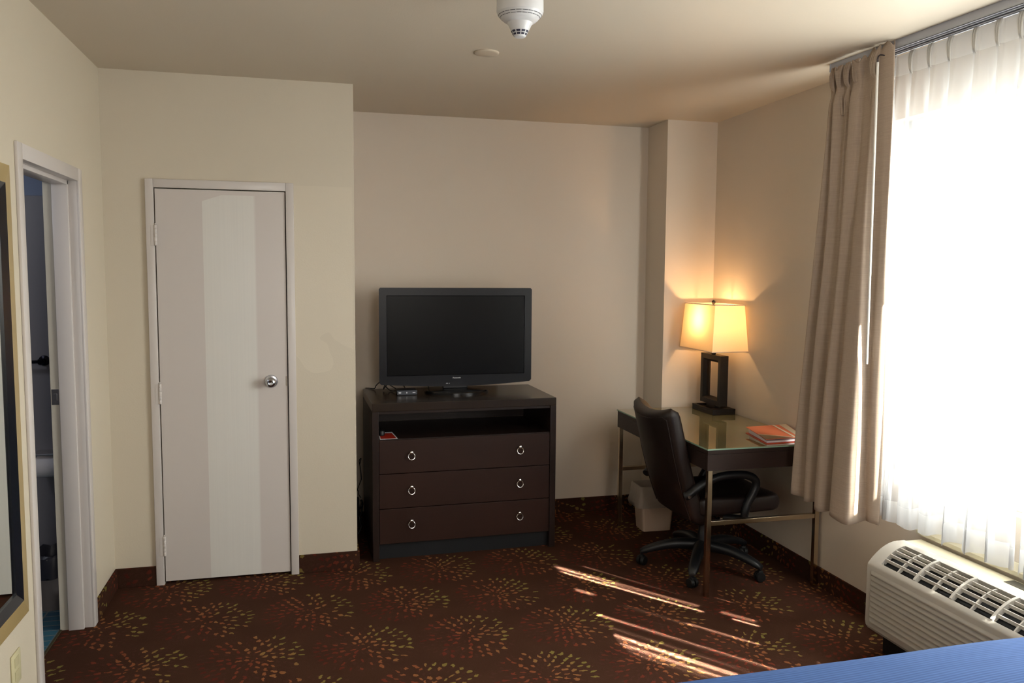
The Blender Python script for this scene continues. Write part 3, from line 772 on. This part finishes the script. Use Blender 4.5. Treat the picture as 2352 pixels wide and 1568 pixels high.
# ------------------------------------------------------------------ lamp
LX, LY = 2.500, 4.612
lp = thing('table_lamp', 'lit table lamp with rectangular ivory shade and open dark frame base', 'lamp', (LX, LY, DT))
w = MB()
w.box((LX - .078, LY - .137, DT), (LX + .078, LY + .137, DT + .022), .002)
for a, b in (((LX - .078, LY - .137), (LX - .060, LY + .137)), ((LX + .060, LY - .137), (LX + .078, LY + .137)), ((LX - .060, LY - .137), (LX + .060, LY - .075)), ((LX - .060, LY + .118), (LX + .060, LY + .137))):
    w.box((a[0], a[1], DT + .021), (b[0], b[1], DT + .035), .001)
w.box((LX - .022, LY - .055, DT + .02), (LX + .022, LY + .055, DT + .052), .002)
w.build('lamp_base', LAMPW, lp)
fy0, fy1, fz0, fz1 = LY - .124, LY + .130, DT + .050, 1.130; bt = .046; hx = .027; bv = .016
w = MB()
def loop(x, m): return [(x, fy0 + m, fz0 + m), (x, fy1 - m, fz0 + m), (x, fy1 - m, fz1 - m), (x, fy0 + m, fz1 - m)]
rings = [loop(LX - hx, 0), loop(LX - hx, bt - bv), loop(LX - hx + bv * 1.2, bt), loop(LX + hx - bv * 1.2, bt), loop(LX + hx, bt - bv), loop(LX + hx, 0)]
rv = [[w.bm.verts.new(p) for p in r_] for r_ in rings]
for i in range(6):
    a, b = rv[i], rv[(i + 1) % 6]
    for k in range(4): w.bm.faces.new((a[k], a[(k + 1) % 4], b[(k + 1) % 4], b[k]))
bmesh.ops.recalc_face_normals(w.bm, faces=w.bm.faces)
w.build('lamp_frame', LAMPW, lp)
SX, SY = 2.480, 4.603
w = MB(); w.lathe([(.011, fz1 - .002), (.014, fz1 + .004), (.014, fz1 + .018), (.010, fz1 + .02), (.010, fz1 + .035)], (2.487, SY, 0), 20)
w.tube([(2.487, SY, fz1 + .03), (SX, SY, fz1 + .10)], .008, 8); w.build('lamp_stem', LAMPW, lp, smooth=True)
z0s, z1s = 1.166, 1.449
b0 = (.121, .218); t0 = (.099, .198)
w = MB()
def rect(hx_, hy_, z): return [(SX - hx_, SY - hy_, z), (SX + hx_, SY - hy_, z), (SX + hx_, SY + hy_, z), (SX - hx_, SY + hy_, z)]
A_, B_ = [w.bm.verts.new(p) for p in rect(*b0, z0s)], [w.bm.verts.new(p) for p in rect(*t0, z1s)]
for k in range(4): w.bm.faces.new((A_[k], A_[(k + 1) % 4], B_[(k + 1) % 4], B_[k]))
w.build('lamp_shade', SHADE, lp)
for (hx_, hy_), z in ((b0, z0s), (t0, z1s - .0)):
    w = MB(); r_ = rect(hx_ + .0008, hy_ + .0008, z)
    for k in range(4):
        p, q = Vector(r_[k]), Vector(r_[(k + 1) % 4]); w.tube([p, q], .0028, 8)
    w.build('shade_trim', BINDING, lp)
w = MB(); w.tube([(SX, SY - .196, z1s - .006), (SX, SY + .196, z1s - .006)], .0018, 6); w.tube([(SX - .097, SY, z1s - .006), (SX + .097, SY, z1s - .006)], .0018, 6)
w.tube([(SX, SY - .05, 1.20), (SX, SY - .055, 1.3), (SX, SY - .03, 1.42), (SX, SY, z1s - .004)], .0018, 6, smooth=4); w.tube([(SX, SY + .05, 1.20), (SX, SY + .055, 1.3), (SX, SY + .03, 1.42), (SX, SY, z1s - .004)], .0018, 6, smooth=4)
w.build('shade_harp', SILVER, lp)
w = MB(); w.lathe([(.004, 0), (.005, .006), (.0105, .012), (.0125, .019), (.0105, .027), (.004, .032), (0, .032)], (SX - .004, SY, z1s - .008), 24); w.build('finial', simple('dark bronze', rgb(38, 26, 20), .3), lp, smooth=True)
BU = NT('warm bulb glass'); em = BU.n('ShaderNodeEmission', Color=(1, .52, .18, 1), Strength=7.0); BULB = BU.end(em.outputs[0])
w = MB(); w.lathe([(.0, -.035), (.012, -.033), (.014, -.01), (.026, .012), (.030, .03), (.024, .05), (.01, .060), (0, .062)], (SX, SY, 1.275), 24); bulb = w.build('bulb', BULB, lp, smooth=True)
pl = bpy.data.lights.new('lamp_bulb_light', 'POINT'); pl.energy = 8.5; pl.color = (1.0, .57, .24); pl.shadow_soft_size = .02
o = bpy.data.objects.new('lamp_bulb_light', pl); o.location = (SX, SY, 1.345); COL.objects.link(o)

# ------------------------------------------------------------------ ring binder on the desk
fd = thing('ring_binder', 'orange ring binder with white stripes lying on the desk by the drape', 'binder', (2.44, 3.8, DT))
FA, FD, FC, FB = (2.330, 3.930), (2.278, 3.640), (2.508, 3.655), (2.592, 3.950)
def zc(x, y): return DT + .026 + (y - 3.63) * .030
w = MB(); w.prism([(p[0], p[1], DT) for p in (FA, FD, FC, FB)], (0, 0, .003)); w.build('back_cover', simple('red orange back cover', rgb(190, 60, 30), .45), fd)
w = MB(); q = [(2.340, 3.915), (2.292, 3.655), (2.48, 3.668), (2.56, 3.93)]
bt_ = [w.bm.verts.new((p[0], p[1], DT + .004)) for p in q]; tp_ = [w.bm.verts.new((p[0], p[1], zc(*p) - .006 - (.008 if p[1] < 3.7 else 0))) for p in q]
w.bm.faces.new(bt_[::-1]); w.bm.faces.new(tp_)
for k in range(4): w.bm.faces.new((bt_[k], bt_[(k + 1) % 4], tp_[(k + 1) % 4], tp_[k]))
w.build('pages', PAPER, fd)
w = MB(); vb_ = [w.bm.verts.new((p[0], p[1], zc(*p) - .0025)) for p in (FA, FD, FC, FB)]; vt_ = [w.bm.verts.new((p[0], p[1], zc(*p))) for p in (FA, FD, FC, FB)]
w.bm.faces.new(vb_[::-1]); w.bm.faces.new(vt_)
for k in range(4): w.bm.faces.new((vb_[k], vb_[(k + 1) % 4], vt_[(k + 1) % 4], vt_[k]))
w.build('front_cover', ORANGE, fd)
def flat(pts, up, name, mat):
    w = MB(); w.poly([(x, y, zc(x, y) + up) for x, y in pts]); w.build(name, mat, fd)
flat([(2.298, 3.750), (2.279, 3.641), (2.445, 3.651)], .0006, 'taupe_panel', TAUPE)
flat([(2.300, 3.757), (2.298, 3.749), (2.445, 3.651), (2.462, 3.6525)], .0009, 'white_stripe', CREAM)
flat([(2.498, 3.941), (2.512, 3.942), (2.462, 3.653), (2.448, 3.652)], .0012, 'white_stripe', CREAM)
flat([(2.545, 3.945), (2.591, 3.949), (2.507, 3.656), (2.478, 3.654)], .0007, 'cream_panel', CREAM)
w = MB(); w.prism([(FC[0], FC[1], DT), (FB[0], FB[1], DT), (FB[0], FB[1], zc(*FB)), (FC[0], FC[1], zc(*FC))], (.003, 0, 0)); w.build('spine', ORANGE, fd)

# ------------------------------------------------------------------ office chair
CX, CY = 2.13, 4.01
ch = thing('office_chair', 'dark brown leather swivel chair with black arms tucked under the desk', 'chair', (CX, CY, 0))
def superpt(a, hx_, hy_, e_=.35):
    c, s_ = math.cos(a), math.sin(a)
    return (hx_ * math.copysign(abs(c) ** e_, c), hy_ * math.copysign(abs(s_) ** e_, s_))
w = MB(); NB, NA = 26, 56; rings = []
yn = 3.995
for i in range(NB + 1):
    u = i / NB
    z = lerp(.315, .935, u)
    xr = lerp(1.935, 1.735, u) - .018 * math.sin(PI * u)          # rear plane
    th_ = lerp(.125, .105, u)
    hy = .238 - .010 * abs(u - .5)
    # rounded closing at the very top / bottom
    k = 1.0
    if u > .93: k = math.sqrt(max(0, 1 - ((u - .93) / .07) ** 2)) * .999 + .001
    if u < .05: k = math.sqrt(max(0, 1 - ((.05 - u) / .05) ** 2)) * .6 + .4
    ring = []
    for j in range(NA):
        a = 2 * PI * j / NA
        dx, dy = superpt(a, th_ / 2 * k, hy * (1 - (1 - k) * .10), .55)
        x = xr + th_ / 2 + dx; y = yn + dy
        e2 = (dy / hy) ** 2
        zz = z + (e2 - .6) * .040 * smooth01((u - .55) / .45) - (e2) * .0
        x += .030 * e2 * smooth01(u * 1.2)                        # wings curve forward
        if dx > 0: x += .018 * math.exp(-((u - .22) / .16) ** 2) * (1 - e2)  # lumbar
        ring.append(w.bm.verts.new((x, y, zz)))
    rings.append(ring)
for i in range(NB):
    for j in range(NA): w.bm.faces.new((rings[i][j], rings[i][(j + 1) % NA], rings[i + 1][(j + 1) % NA], rings[i + 1][j]))
w.bm.faces.new(rings[0][::-1]); w.bm.faces.new(rings[-1])
bmesh.ops.recalc_face_normals(w.bm, faces=w.bm.faces)
bk = w.build('backrest', LEATHER, ch, smooth=True, angle=70)
# piping seam round the rear panel
def rear(u, e_):
    z = lerp(.315, .935, u); xr = lerp(1.935, 1.735, u) - .018 * math.sin(PI * u); hy = .238 - .010 * abs(u - .5)
    return (xr + .030 * e_ * e_ * smooth01(u * 1.2) + .019 * abs(e_) ** 3, yn + e_ * hy, z + (e_ * e_ - .6) * .040 * smooth01((u - .55) / .45))
pts = [rear(u / 20, -.90) for u in range(1, 19)] + [rear(.93, e_ / 10) for e_ in range(-8, 9)] + [rear(u / 20, .90) for u in range(18, 0, -1)]
w = MB(); w.tube(pts, .0028, 6); w.build('piping', LEATHER, bk, smooth=True)
# seat
w = MB(); rings = []; NS = 24
for i in range(NS + 1):
    u = i / NS; x = lerp(1.965, 2.455, u)
    k = 1.0
    if u < .08: k = math.sqrt(max(.02, 1 - ((.08 - u) / .08) ** 2))
    if u > .90: k = math.sqrt(max(.02, 1 - ((u - .90) / .10) ** 2))
    ztop, zbot = .470 - .006 * math.sin(PI * u), .350 + .012 * u
    ring = []
    for j in range(NA):
        a = 2 * PI * j / NA; dy, dz = superpt(a, .244 * (1 - (1 - k) * .12), (ztop - zbot) / 2 * (.45 + .55 * k), .45)
        zz = (ztop + zbot) / 2 + dz
        if dz > 0: zz += .022 * (dy / .244) ** 2 - .010
        ring.append(w.bm.verts.new((x, yn + dy, zz)))
    rings.append(ring)
for i in range(NS):
    for j in range(NA): w.bm.faces.new((rings[i][j], rings[i][(j + 1) % NA], rings[i + 1][(j + 1) % NA], rings[i + 1][j]))
w.bm.faces.new(rings[0][::-1]); w.bm.faces.new(rings[-1])
bmesh.ops.recalc_face_normals(w.bm, faces=w.bm.faces)
w.build('seat', LEATHER, ch, smooth=True, angle=70)
for sg in (-1, 1):
    ya = yn + sg * .262; yi = yn + sg * .236
    w = MB(); w.tube([(1.885, ya - sg * .012, .488), (1.905, ya, .502), (1.95, ya, .535), (2.01, ya, .566), (2.08, ya, .585), (2.16, ya, .590), (2.23, ya, .583), (2.275, ya, .560), (2.285, ya, .525), (2.268, ya, .485), (2.240, ya, .435), (2.226, ya, .390), (2.222, ya - sg * .01, .350), (2.20, ya - sg * .05, .338), (2.16, ya - sg * .10, .336)], .0215, 12, smooth=5)
    ar = w.build('armrest', BLACKP, ch, smooth=True)
    w = MB(); w.lathe([(.009, -.004), (.009, .0), (.006, .004), (0, .005)], (1.893, ya + sg * .017, .492), 14, 'y'); w.build('bolt', SILVER, ar, smooth=True)
w = MB(); w.lathe([(.030, .085), (.032, .10), (.028, .20), (.024, .215), (.024, .32), (.03, .33)], (CX, CY, 0), 28); w.build('gas_column', BLACKP, ch, smooth=True)
w = MB(); w.box((CX - .10, CY - .075, .318), (CX + .11, CY + .075, .352), .008)
w.tube([(CX, CY - .07, .33), (CX - .01, CY - .19, .32), (CX - .01, CY - .21, .318)], .005, 8)
w.build('tilt_mechanism', BLACKP, ch)
w = MB(); w.lathe([(.0, -.03), (.012, -.028), (.013, .0), (.006, .004)], (CX + .04, CY - .10, .30), 14, 'y'); w.build('tilt_knob', SILVER, ch, smooth=True)
for k in range(5):
    a = math.radians(18 + 72 * k); c, s_ = math.cos(a), math.sin(a)
    w = MB(); rings = []
    for i in range(13):
        u = i / 12; r_ = lerp(.012, .345, u); zc_ = .125 - .028 * u - .020 * u * u + .02 * math.sin(PI * u)
        hw_ = lerp(.038, .026, u); hh = lerp(.032, .018, u)
        if i == 12: hw_ *= .7; hh *= .7
        ring = []
        for j in range(12):
            b = 2 * PI * j / 12; dy, dz = superpt(b, hw_, hh, .7)
            ring.append(w.bm.verts.new((CX + c * r_ - s_ * dy, CY + s_ * r_ + c * dy, zc_ + dz)))
        rings.append(ring)
    for i in range(12):
        for j in range(12): w.bm.faces.new((rings[i][j], rings[i][(j + 1) % 12], rings[i + 1][(j + 1) % 12], rings[i + 1][j]))
    w.bm.faces.new(rings[0][::-1]); w.bm.faces.new(rings[-1]); bmesh.ops.recalc_face_normals(w.bm, faces=w.bm.faces)
    lg_ = w.build('base_leg', BLACKP, ch, smooth=True, angle=60)
    px, py = CX + c * .335, CY + s_ * .335; w = MB(); rot = Matrix.Translation((px, py, 0)) @ Matrix.Rotation(a + .9, 4, 'Z')
    t_ = MB(); t_.lathe([(.006, -.024), (.024, -.023), (.0265, -.016), (.0265, -.005), (.010, -.004), (.010, .004), (.0265, .005), (.0265, .016), (.024, .023), (.006, .024)], (0, 0, .0265), 24, 'y')
    t_.box((-.012, -.014, .035), (.016, .014, .060), .006); t_.tube([(0, 0, .055), (0, 0, .085)], .008, 8)
    bmesh.ops.transform(t_.bm, matrix=rot, verts=t_.bm.verts); t_.build('caster', BLACKM, lg_, smooth=True)

# ------------------------------------------------------------------ waste bin
bn = thing('waste_bin', 'small beige waste bin with clear liner on the carpet behind the chair', 'bin', (2.145, 4.715, 0))
bn_m = Matrix.Translation((2.150, 4.715, 0)) @ Matrix.Rotation(math.radians(-2), 4, 'Z')
def rrect(hx_, hy_, r_, z, n_=5):
    out = []
    for qx, qy, a0_ in ((1, 1, 0), (-1, 1, 90), (-1, -1, 180), (1, -1, 270)):
        for k in range(n_ + 1):
            a = math.radians(a0_ + 90 * k / n_); out.append((qx * (hx_ - r_) + r_ * math.cos(a), qy * (hy_ - r_) + r_ * math.sin(a), z))
    return out
def ringmesh(rr, cap=True):
    w = MB(); vv = [[w.bm.verts.new(p) for p in r_] for r_ in rr]; n_ = len(rr[0])
    for i in range(len(vv) - 1):
        for k in range(n_): w.bm.faces.new((vv[i][k], vv[i][(k + 1) % n_], vv[i + 1][(k + 1) % n_], vv[i + 1][k]))
    if cap: w.bm.faces.new(vv[0][::-1])
    bmesh.ops.transform(w.bm, matrix=bn_m, verts=w.bm.verts); return w
ringmesh([rrect(.094, .068, .015, 0.0), rrect(.118, .086, .02, .285), rrect(.122, .090, .02, .288), rrect(.114, .082, .02, .289), rrect(.091, .065, .015, .006), rrect(.01, .01, .005, .006)]).build('bin_body', BINM, bn, smooth=True)
rl = random.Random(2)
def jit(r_, a): return [(x * (1 + rl.uniform(-a, a)), y * (1 + rl.uniform(-a, a)), z + rl.uniform(-a, a) * .12) for x, y, z in r_]
ringmesh([jit(rrect(.134, .102, .03, .155), .05), jit(rrect(.143, .110, .03, .175), .05), jit(rrect(.130, .098, .02, .24), .03), rrect(.125, .093, .02, .292), rrect(.112, .080, .02, .294), jit(rrect(.100, .07, .02, .20), .06)], False).build('bin_liner', LINER, bn, smooth=True, angle=180)

# ------------------------------------------------------------------ smoke detector and ceiling disc
SD = (.733, 2.80)
sd = thing('smoke_detector', 'white cone-tipped smoke detector hanging from the ceiling', 'smoke detector', (SD[0], SD[1], H))
w = MB(); w.lathe([(.0, H), (.078, H), (.080, H - .010), (.081, H - .012), (.082, H - .080), (.080, H - .086)], (SD[0], SD[1], 0), 64); w.build('detector_base', WHITEP, sd, smooth=True, angle=30)
w = MB(); w.lathe([(.080, H - .085), (.077, H - .091), (.064, H - .106), (.054, H - .114), (.044, H - .118), (.042, H - .122), (.030, H - .146), (.021, H - .163), (.018, H - .1655), (.012, H - .167), (0, H - .168)], (SD[0], SD[1], 0), 64); w.build('detector_cone', WHITEP, sd, smooth=True, angle=25)
w = MB()
for (r0, zz0, dr_) in ((.0755, H - .0930, 1), (.0695, H - .0998, 1)):
    for k in range(22):
        a0_ = 2 * PI * k / 22; a1_ = a0_ + 2 * PI / 22 * .86; q = []
        for (r_, z_) in ((r0, zz0), (r0 - .0012, zz0 - .0014)):
            for m in range(4): a = lerp(a0_, a1_, m / 3); q.append((SD[0] + (r_ + .0008) * math.cos(a), SD[1] + (r_ + .0008) * math.sin(a), z_ - .0006))
        vv = [w.bm.verts.new(p) for p in q]
        for m in range(3): w.bm.faces.new((vv[m], vv[m + 1], vv[5 + m], vv[4 + m]))
w.build('vent_slot', SLOT, sd)
w = MB()
for (za_, zb_) in ((H - .1455, H - .1520), (H - .1545, H - .1605)):
    for k in range(10):
        a0_ = 2 * PI * (k + .1) / 10 + .2; a1_ = a0_ + 2 * PI / 10 * .76
        def rr_(z_): return lerp(.030, .021, (H - .146 - z_) / .017) + .0008
        for m in range(3):
            b0_, b1_ = lerp(a0_, a1_, m / 3), lerp(a0_, a1_, (m + 1) / 3)
            w.poly([(SD[0] + rr_(z_) * math.cos(b_), SD[1] + rr_(z_) * math.sin(b_), z_) for b_, z_ in ((b0_, za_), (b1_, za_), (b1_, zb_), (b0_, zb_))])
w.build('sensing_port', simple('dark port', rgb(40, 40, 62), .6), sd)
dc = MB(); dc.lathe([(.0, H), (.056, H), (.056, H - .003), (.053, H - .006), (.050, H - .007), (0, H - .0072)], (.797, 3.63, 0), 48)
tag(dc.build('ceiling_cover_plate', simple('ceiling coloured cover', rgb(200, 186, 166), .4), smooth=True, angle=30), 'small round ceiling-coloured cover plate beyond the smoke detector', 'cover plate')

# ------------------------------------------------------------------ mirror on the left wall
mr = thing('wall_mirror', 'tall mirror in gold and black frame on the left wall by the doorway', 'mirror', (XL, 2.70, .447))
m0, m1, k0, k1 = 2.33, 3.055, .447, 1.977
def frame_ring(name, o_, i_, xo, xi, mat, base):
    w = MB()
    def lp_(x, m): return [(x, m0 + m, k0 + m), (x, m1 - m, k0 + m), (x, m1 - m, k1 - m), (x, m0 + m, k1 - m)]
    rings = [lp_(base, o_), lp_(xo, o_), lp_(xi, i_), lp_(base, i_)]
    rv = [[w.bm.verts.new(p) for p in r_] for r_ in rings]
    for i in range(3):
        for k in range(4): w.bm.faces.new((rv[i][k], rv[i][(k + 1) % 4], rv[i + 1][(k + 1) % 4], rv[i + 1][k]))
    bmesh.ops.recalc_face_normals(w.bm, faces=w.bm.faces); return w.build(name, mat, mr)
frame_ring('outer_frame', 0, .062, XL + .020, XL + .026, GOLDF, XL + .001)
frame_ring('inner_frame', .062, .095, XL + .026, XL + .014, BLACKF, XL + .001)
MB().box((XL + .002, m0 + .06, k0 + .06), (XL + .008, m1 - .06, k1 - .06)).build('mirror_glass', MIRROR, mr)

# ------------------------------------------------------------------ outlet
ou = thing('wall_outlet', 'ivory wall outlet low on the left wall under the mirror', 'outlet', (XL, 2.955, .285))
MB().box((XL + .0005, 2.915, .232), (XL + .006, 3.000, .345), .003).build('cover_plate', IVORY, ou, smooth=True)
for zc_ in (.265, .312):
    MB().box((XL + .006, 2.938, zc_ - .016), (XL + .008, 2.977, zc_ + .016), .004).build('socket', simple('pale socket', rgb(196, 188, 150), .4), ou)

# ------------------------------------------------------------------ bathroom things
tb = thing('towel_bar', 'dark metal towel bar on the bathroom wall seen through the doorway', 'towel bar', (-1.40, by1, 1.187))
w = MB(); w.tube([(-1.62, by1 - .06, 1.187), (-1.262, by1 - .06, 1.187)], .008, 10); w.build('bar', simple('dark nickel', rgb(40, 40, 46), .25, .9), tb, smooth=True)
for x in (-1.62, -1.258):
    w = MB(); w.lathe([(.026, 0), (.024, -.008), (.012, -.014), (.011, -.055), (.016, -.062), (.012, -.07), (0, -.071)], (x, by1, 1.187), 20, 'y'); w.build('bracket', simple('dark bracket metal', rgb(36, 36, 42), .25, .9), tb, smooth=True)
tp = thing('toilet_roll_holder', 'chrome holder with white paper roll on the bathroom wall', 'toilet roll', (-1.235, by1, .69))
w = MB(); w.lathe([(.018, -.05), (.055, -.05), (.055, .05), (.018, .05)], (-1.235, by1 - .065, .675), 28, 'x'); w.build('paper_roll', PAPER, tp, smooth=True)
w = MB(); w.box((-1.30, by1 - .115, .737), (-1.175, by1, .743), .002); w.box((-1.30, by1 - .03, .69), (-1.175, by1, .74), .002); w.build('roll_cover', SILVER, tp)
tg = thing('bathroom_bin', 'grey lined waste bin on the blue bathroom floor', 'bin', (-1.215, by1 - .14, .001))
w = MB(); w.lathe([(.0, .001), (.085, .001), (.105, .26), (.100, .26), (.09, .10), (0, .10)], (-1.215, by1 - .14, 0), 28); w.build('bin_body', simple('grey bin', rgb(120, 112, 110), .5), tg, smooth=True)
w = MB(); w.lathe([(.112, .17), (.114, .20), (.108, .262), (.095, .275), (.085, .22)], (-1.215, by1 - .14, 0), 28)
for v in w.bm.verts: v.co += Vector((random.uniform(-.006, .006), random.uniform(-.006, .006), random.uniform(-.01, .01)))
w.build('bin_liner', simple('dark liner', rgb(48, 48, 58), .35), tg, smooth=True)
pr_ = MB(); pr_.box((-1.375, by1 - .12, .001), (-1.335, by1 - .06, .20), .012); pr_.lathe([(.012, .199), (.012, .225), (.0, .226)], (-1.355, by1 - .09, 0), 14)
tag(pr_.build('cleaner_bottle', simple('turquoise plastic', rgb(60, 160, 190), .35), smooth=True), 'turquoise bottle on the bathroom floor beside the lined bin', 'bottle')

# ------------------------------------------------------------------ bed
bd = thing('bed', 'bed with ribbed blue bedspread at the lower right corner', 'bed', (1.46, .7, 0))
BX0, BX1, BY0, BY1, BZ = .72, 2.17, -.30, 1.80, .627
def bed_pt(u, v):
    # u across x, v along y ; cloth drops over both sides and the foot
    drop = .42; rx = .05
    W_ = BX1 - BX0; tot = W_ + 2 * drop; s_ = u * tot - drop
    Ly = BY1 - BY0; totv = Ly + drop; q = v * totv
    def fold(s, W_):
        if s < 0: return (0 - .006 * math.sin(-s * 5), s)
        if s > W_: return (W_ + .006 * math.sin((s - W_) * 5), W_ - s)
        return (s, 0)
    x, dz1 = fold(s_, W_); y, dz2 = fold(q, Ly)
    dz = min(dz1, dz2)
    # soft rounding near edges
    e1 = min(s_, W_ - s_) if 0 <= s_ <= W_ else 0; e2 = (Ly - q) if q <= Ly else 0
    z = BZ + dz
    for e_ in (e1, e2):
        if e_ < .07 and dz > -.08: z -= .030 * (1 - e_ / .07) ** 2
    z += .006 * math.sin(x * 5.3 + y * 1.2) * (1 if dz == 0 else .2) + .004 * math.sin(y * 9 + x * 3)
    yy_ = BY0 + y; xx_ = BX0 + x
    yy_ += .006 * math.sin(xx_ * 7.0) * smooth01((y - Ly + .2) / .2)
    if dz < 0: xx_ += (.012 * math.sin(yy_ * 18)) * (1 if dz1 <= dz2 else 0) * min(1, -dz * 5); yy_ += (.012 * math.sin(xx_ * 18)) * (1 if dz2 < dz1 else 0) * min(1, -dz * 5)
    return (xx_, yy_, z)
w = MB(); w.grid(bed_pt, 120, 120); w.build('bedspread', BLUE, bd, smooth=True, angle=180)
MB().box((BX0 + .02, BY0 + .01, .33), (BX1 - .02, BY1 - .02, .56), .05, 4).build('mattress', MATT, bd, smooth=True)
MB().box((BX0 + .03, BY0 + .02, .0), (BX1 - .03, BY1 - .05, .325), .01).build('bed_base', BEDWOOD, bd)

# ------------------------------------------------------------------ light
W = bpy.data.worlds.new('sky'); scene.world = W; W.use_nodes = True
bg = W.node_tree.nodes['Background']; bg.inputs[0].default_value = (1.0, .985, .95, 1); bg.inputs[1].default_value = 27.0
wt = W.node_tree; wtc = wt.nodes.new('ShaderNodeTexCoord'); wsp = wt.nodes.new('ShaderNodeSeparateXYZ'); wt.links.new(wtc.outputs['Generated'], wsp.inputs[0])
wr_ = wt.nodes.new('ShaderNodeMapRange'); wt.links.new(wsp.outputs[2], wr_.inputs[0]); wr_.inputs[1].default_value = -.12; wr_.inputs[2].default_value = .05; wr_.inputs[3].default_value = 16.5; wr_.inputs[4].default_value = 30.0; wt.links.new(wr_.outputs[0], bg.inputs[1])
pt_ = bpy.data.lights.new('window_portal', 'AREA'); pt_.shape = 'RECTANGLE'; pt_.size = WY1 - WY0; pt_.size_y = WZ1 - WZ0; pt_.cycles.is_portal = True
o = bpy.data.objects.new('window_portal', pt_); COL.objects.link(o); o.location = (XR + T + .01, (WY0 + WY1) / 2, (WZ0 + WZ1) / 2)
o.rotation_euler = Vector((-1, 0, 0)).to_track_quat('-Z', 'Z').to_euler()
# direct sun slipping between the sheers, as parallel shafts
EL = math.radians(45.2); HD = Vector((-.609, .793, 0)).normalized(); SUN = Vector((HD.x * math.cos(EL), HD.y * math.cos(EL), -math.sin(EL)))
ACR = HD.cross(Vector((0, 0, 1))).normalized()
def shaft(A, B, width, E, z=0.0):
    A = Vector((A[0], A[1], z)); B = Vector((B[0], B[1], z)); C_ = (A + B) / 2
    Lf = abs((A - B).dot(HD)); size_v = Lf * math.sin(EL)
    t_ = (C_.x - 3.0) / SUN.x; pos = C_ - SUN * t_
    l = bpy.data.lights.new('sun_shaft', 'AREA'); l.shape = 'RECTANGLE'; l.size = width; l.size_y = size_v
    l.energy = E * width * size_v; l.spread = math.radians(.5); l.color = (1, .93, .84)
    ob = bpy.data.objects.new('sun_shaft', l); COL.objects.link(ob)
    zax = -SUN; xax = ACR; yax = zax.cross(xax).normalized()
    m = Matrix((xax, yax, zax)).transposed().to_4x4(); m.translation = pos; ob.matrix_world = m
S0 = 380
def along(P, L1, w_, k): w_ *= 1.3; P = Vector((P[0], P[1], 0)); Q = P - HD * L1; shaft(P, Q, w_, S0 * k)
along((1.197, 4.365), 1.075, .022, 1.5)
along((1.195, 4.290), 1.06, .011, 1.3)
along((1.930, 3.425), .170, .024, 1.3)
along((1.950, 3.340), .12, .014, 1.1)
along((1.196, 4.030), .33, .014, .55)
along((1.196, 3.900), .25, .012, .3)
along((1.50, 3.60), .60, .012, .22)
along((1.214, 3.691), 1.10, .016, .55)
along((1.205, 3.570), .90, .014, .5)
along((1.205, 3.455), .85, .032, 1.0)
along((1.210, 3.370), 1.0, .020, .7)
along((1.225, 3.290), .55, .015, .5)
along((1.71, 3.347), .35, .010, .4)
for yg, kk in ((2.504, .8), (2.390, .8), (2.269, .9), (2.13, 1.0)):
    P = Vector((2.345, yg, 0)); shaft(P + HD * .03, P - HD * .03, .035, S0 * kk * .25, z=.425)
# sun on the leading edge of the drape
def shaft_on_cloth(C_, width, height, E):
    C_ = Vector(C_); shaft(C_ + HD * height / 2 / math.tan(EL), C_ - HD * height / 2 / math.tan(EL), width, E, z=C_.z)
shaft_on_cloth((2.395, 3.0, 1.05), .075, .85, S0 * .6)
shaft_on_cloth((2.335, 3.03, .74), .012, .25, S0 * .3)
# unseen fill light added behind the camera to brighten the far walls
fl = bpy.data.lights.new('rear_fill', 'AREA'); fl.shape = 'DISK'; fl.size = 1.2; fl.energy = 34; fl.color = (1, .95, .88)
o = bpy.data.objects.new('rear_fill', fl); COL.objects.link(o); o.location = (.9, -1.35, 1.9); o.rotation_euler = Vector((.1, 1, -.05)).to_track_quat('-Z', 'Z').to_euler()

# ------------------------------------------------------------------ camera
cam = bpy.data.cameras.new('camera'); co = bpy.data.objects.new('camera', cam); COL.objects.link(co); scene.camera = co
yaw, pitch, roll, fpx, hc = .2492, .0839, .0071, 1853.32, 1.6301
f_ = Vector((math.sin(yaw) * math.cos(pitch), math.cos(yaw) * math.cos(pitch), -math.sin(pitch)))
r_ = Vector((math.cos(yaw), -math.sin(yaw), 0)); u_ = r_.cross(f_)
r2 = r_ * math.cos(roll) + u_ * math.sin(roll); u2 = -r_ * math.sin(roll) + u_ * math.cos(roll)
m = Matrix((r2, u2, -f_)).transposed().to_4x4(); m.translation = Vector((0, 0, hc)); co.matrix_world = m
cam.sensor_width = 36; cam.lens = 36 * fpx / 2352; cam.clip_start = .05
scene.view_settings.view_transform = 'Standard'; scene.view_settings.look = 'None'; scene.view_settings.exposure = 0.0
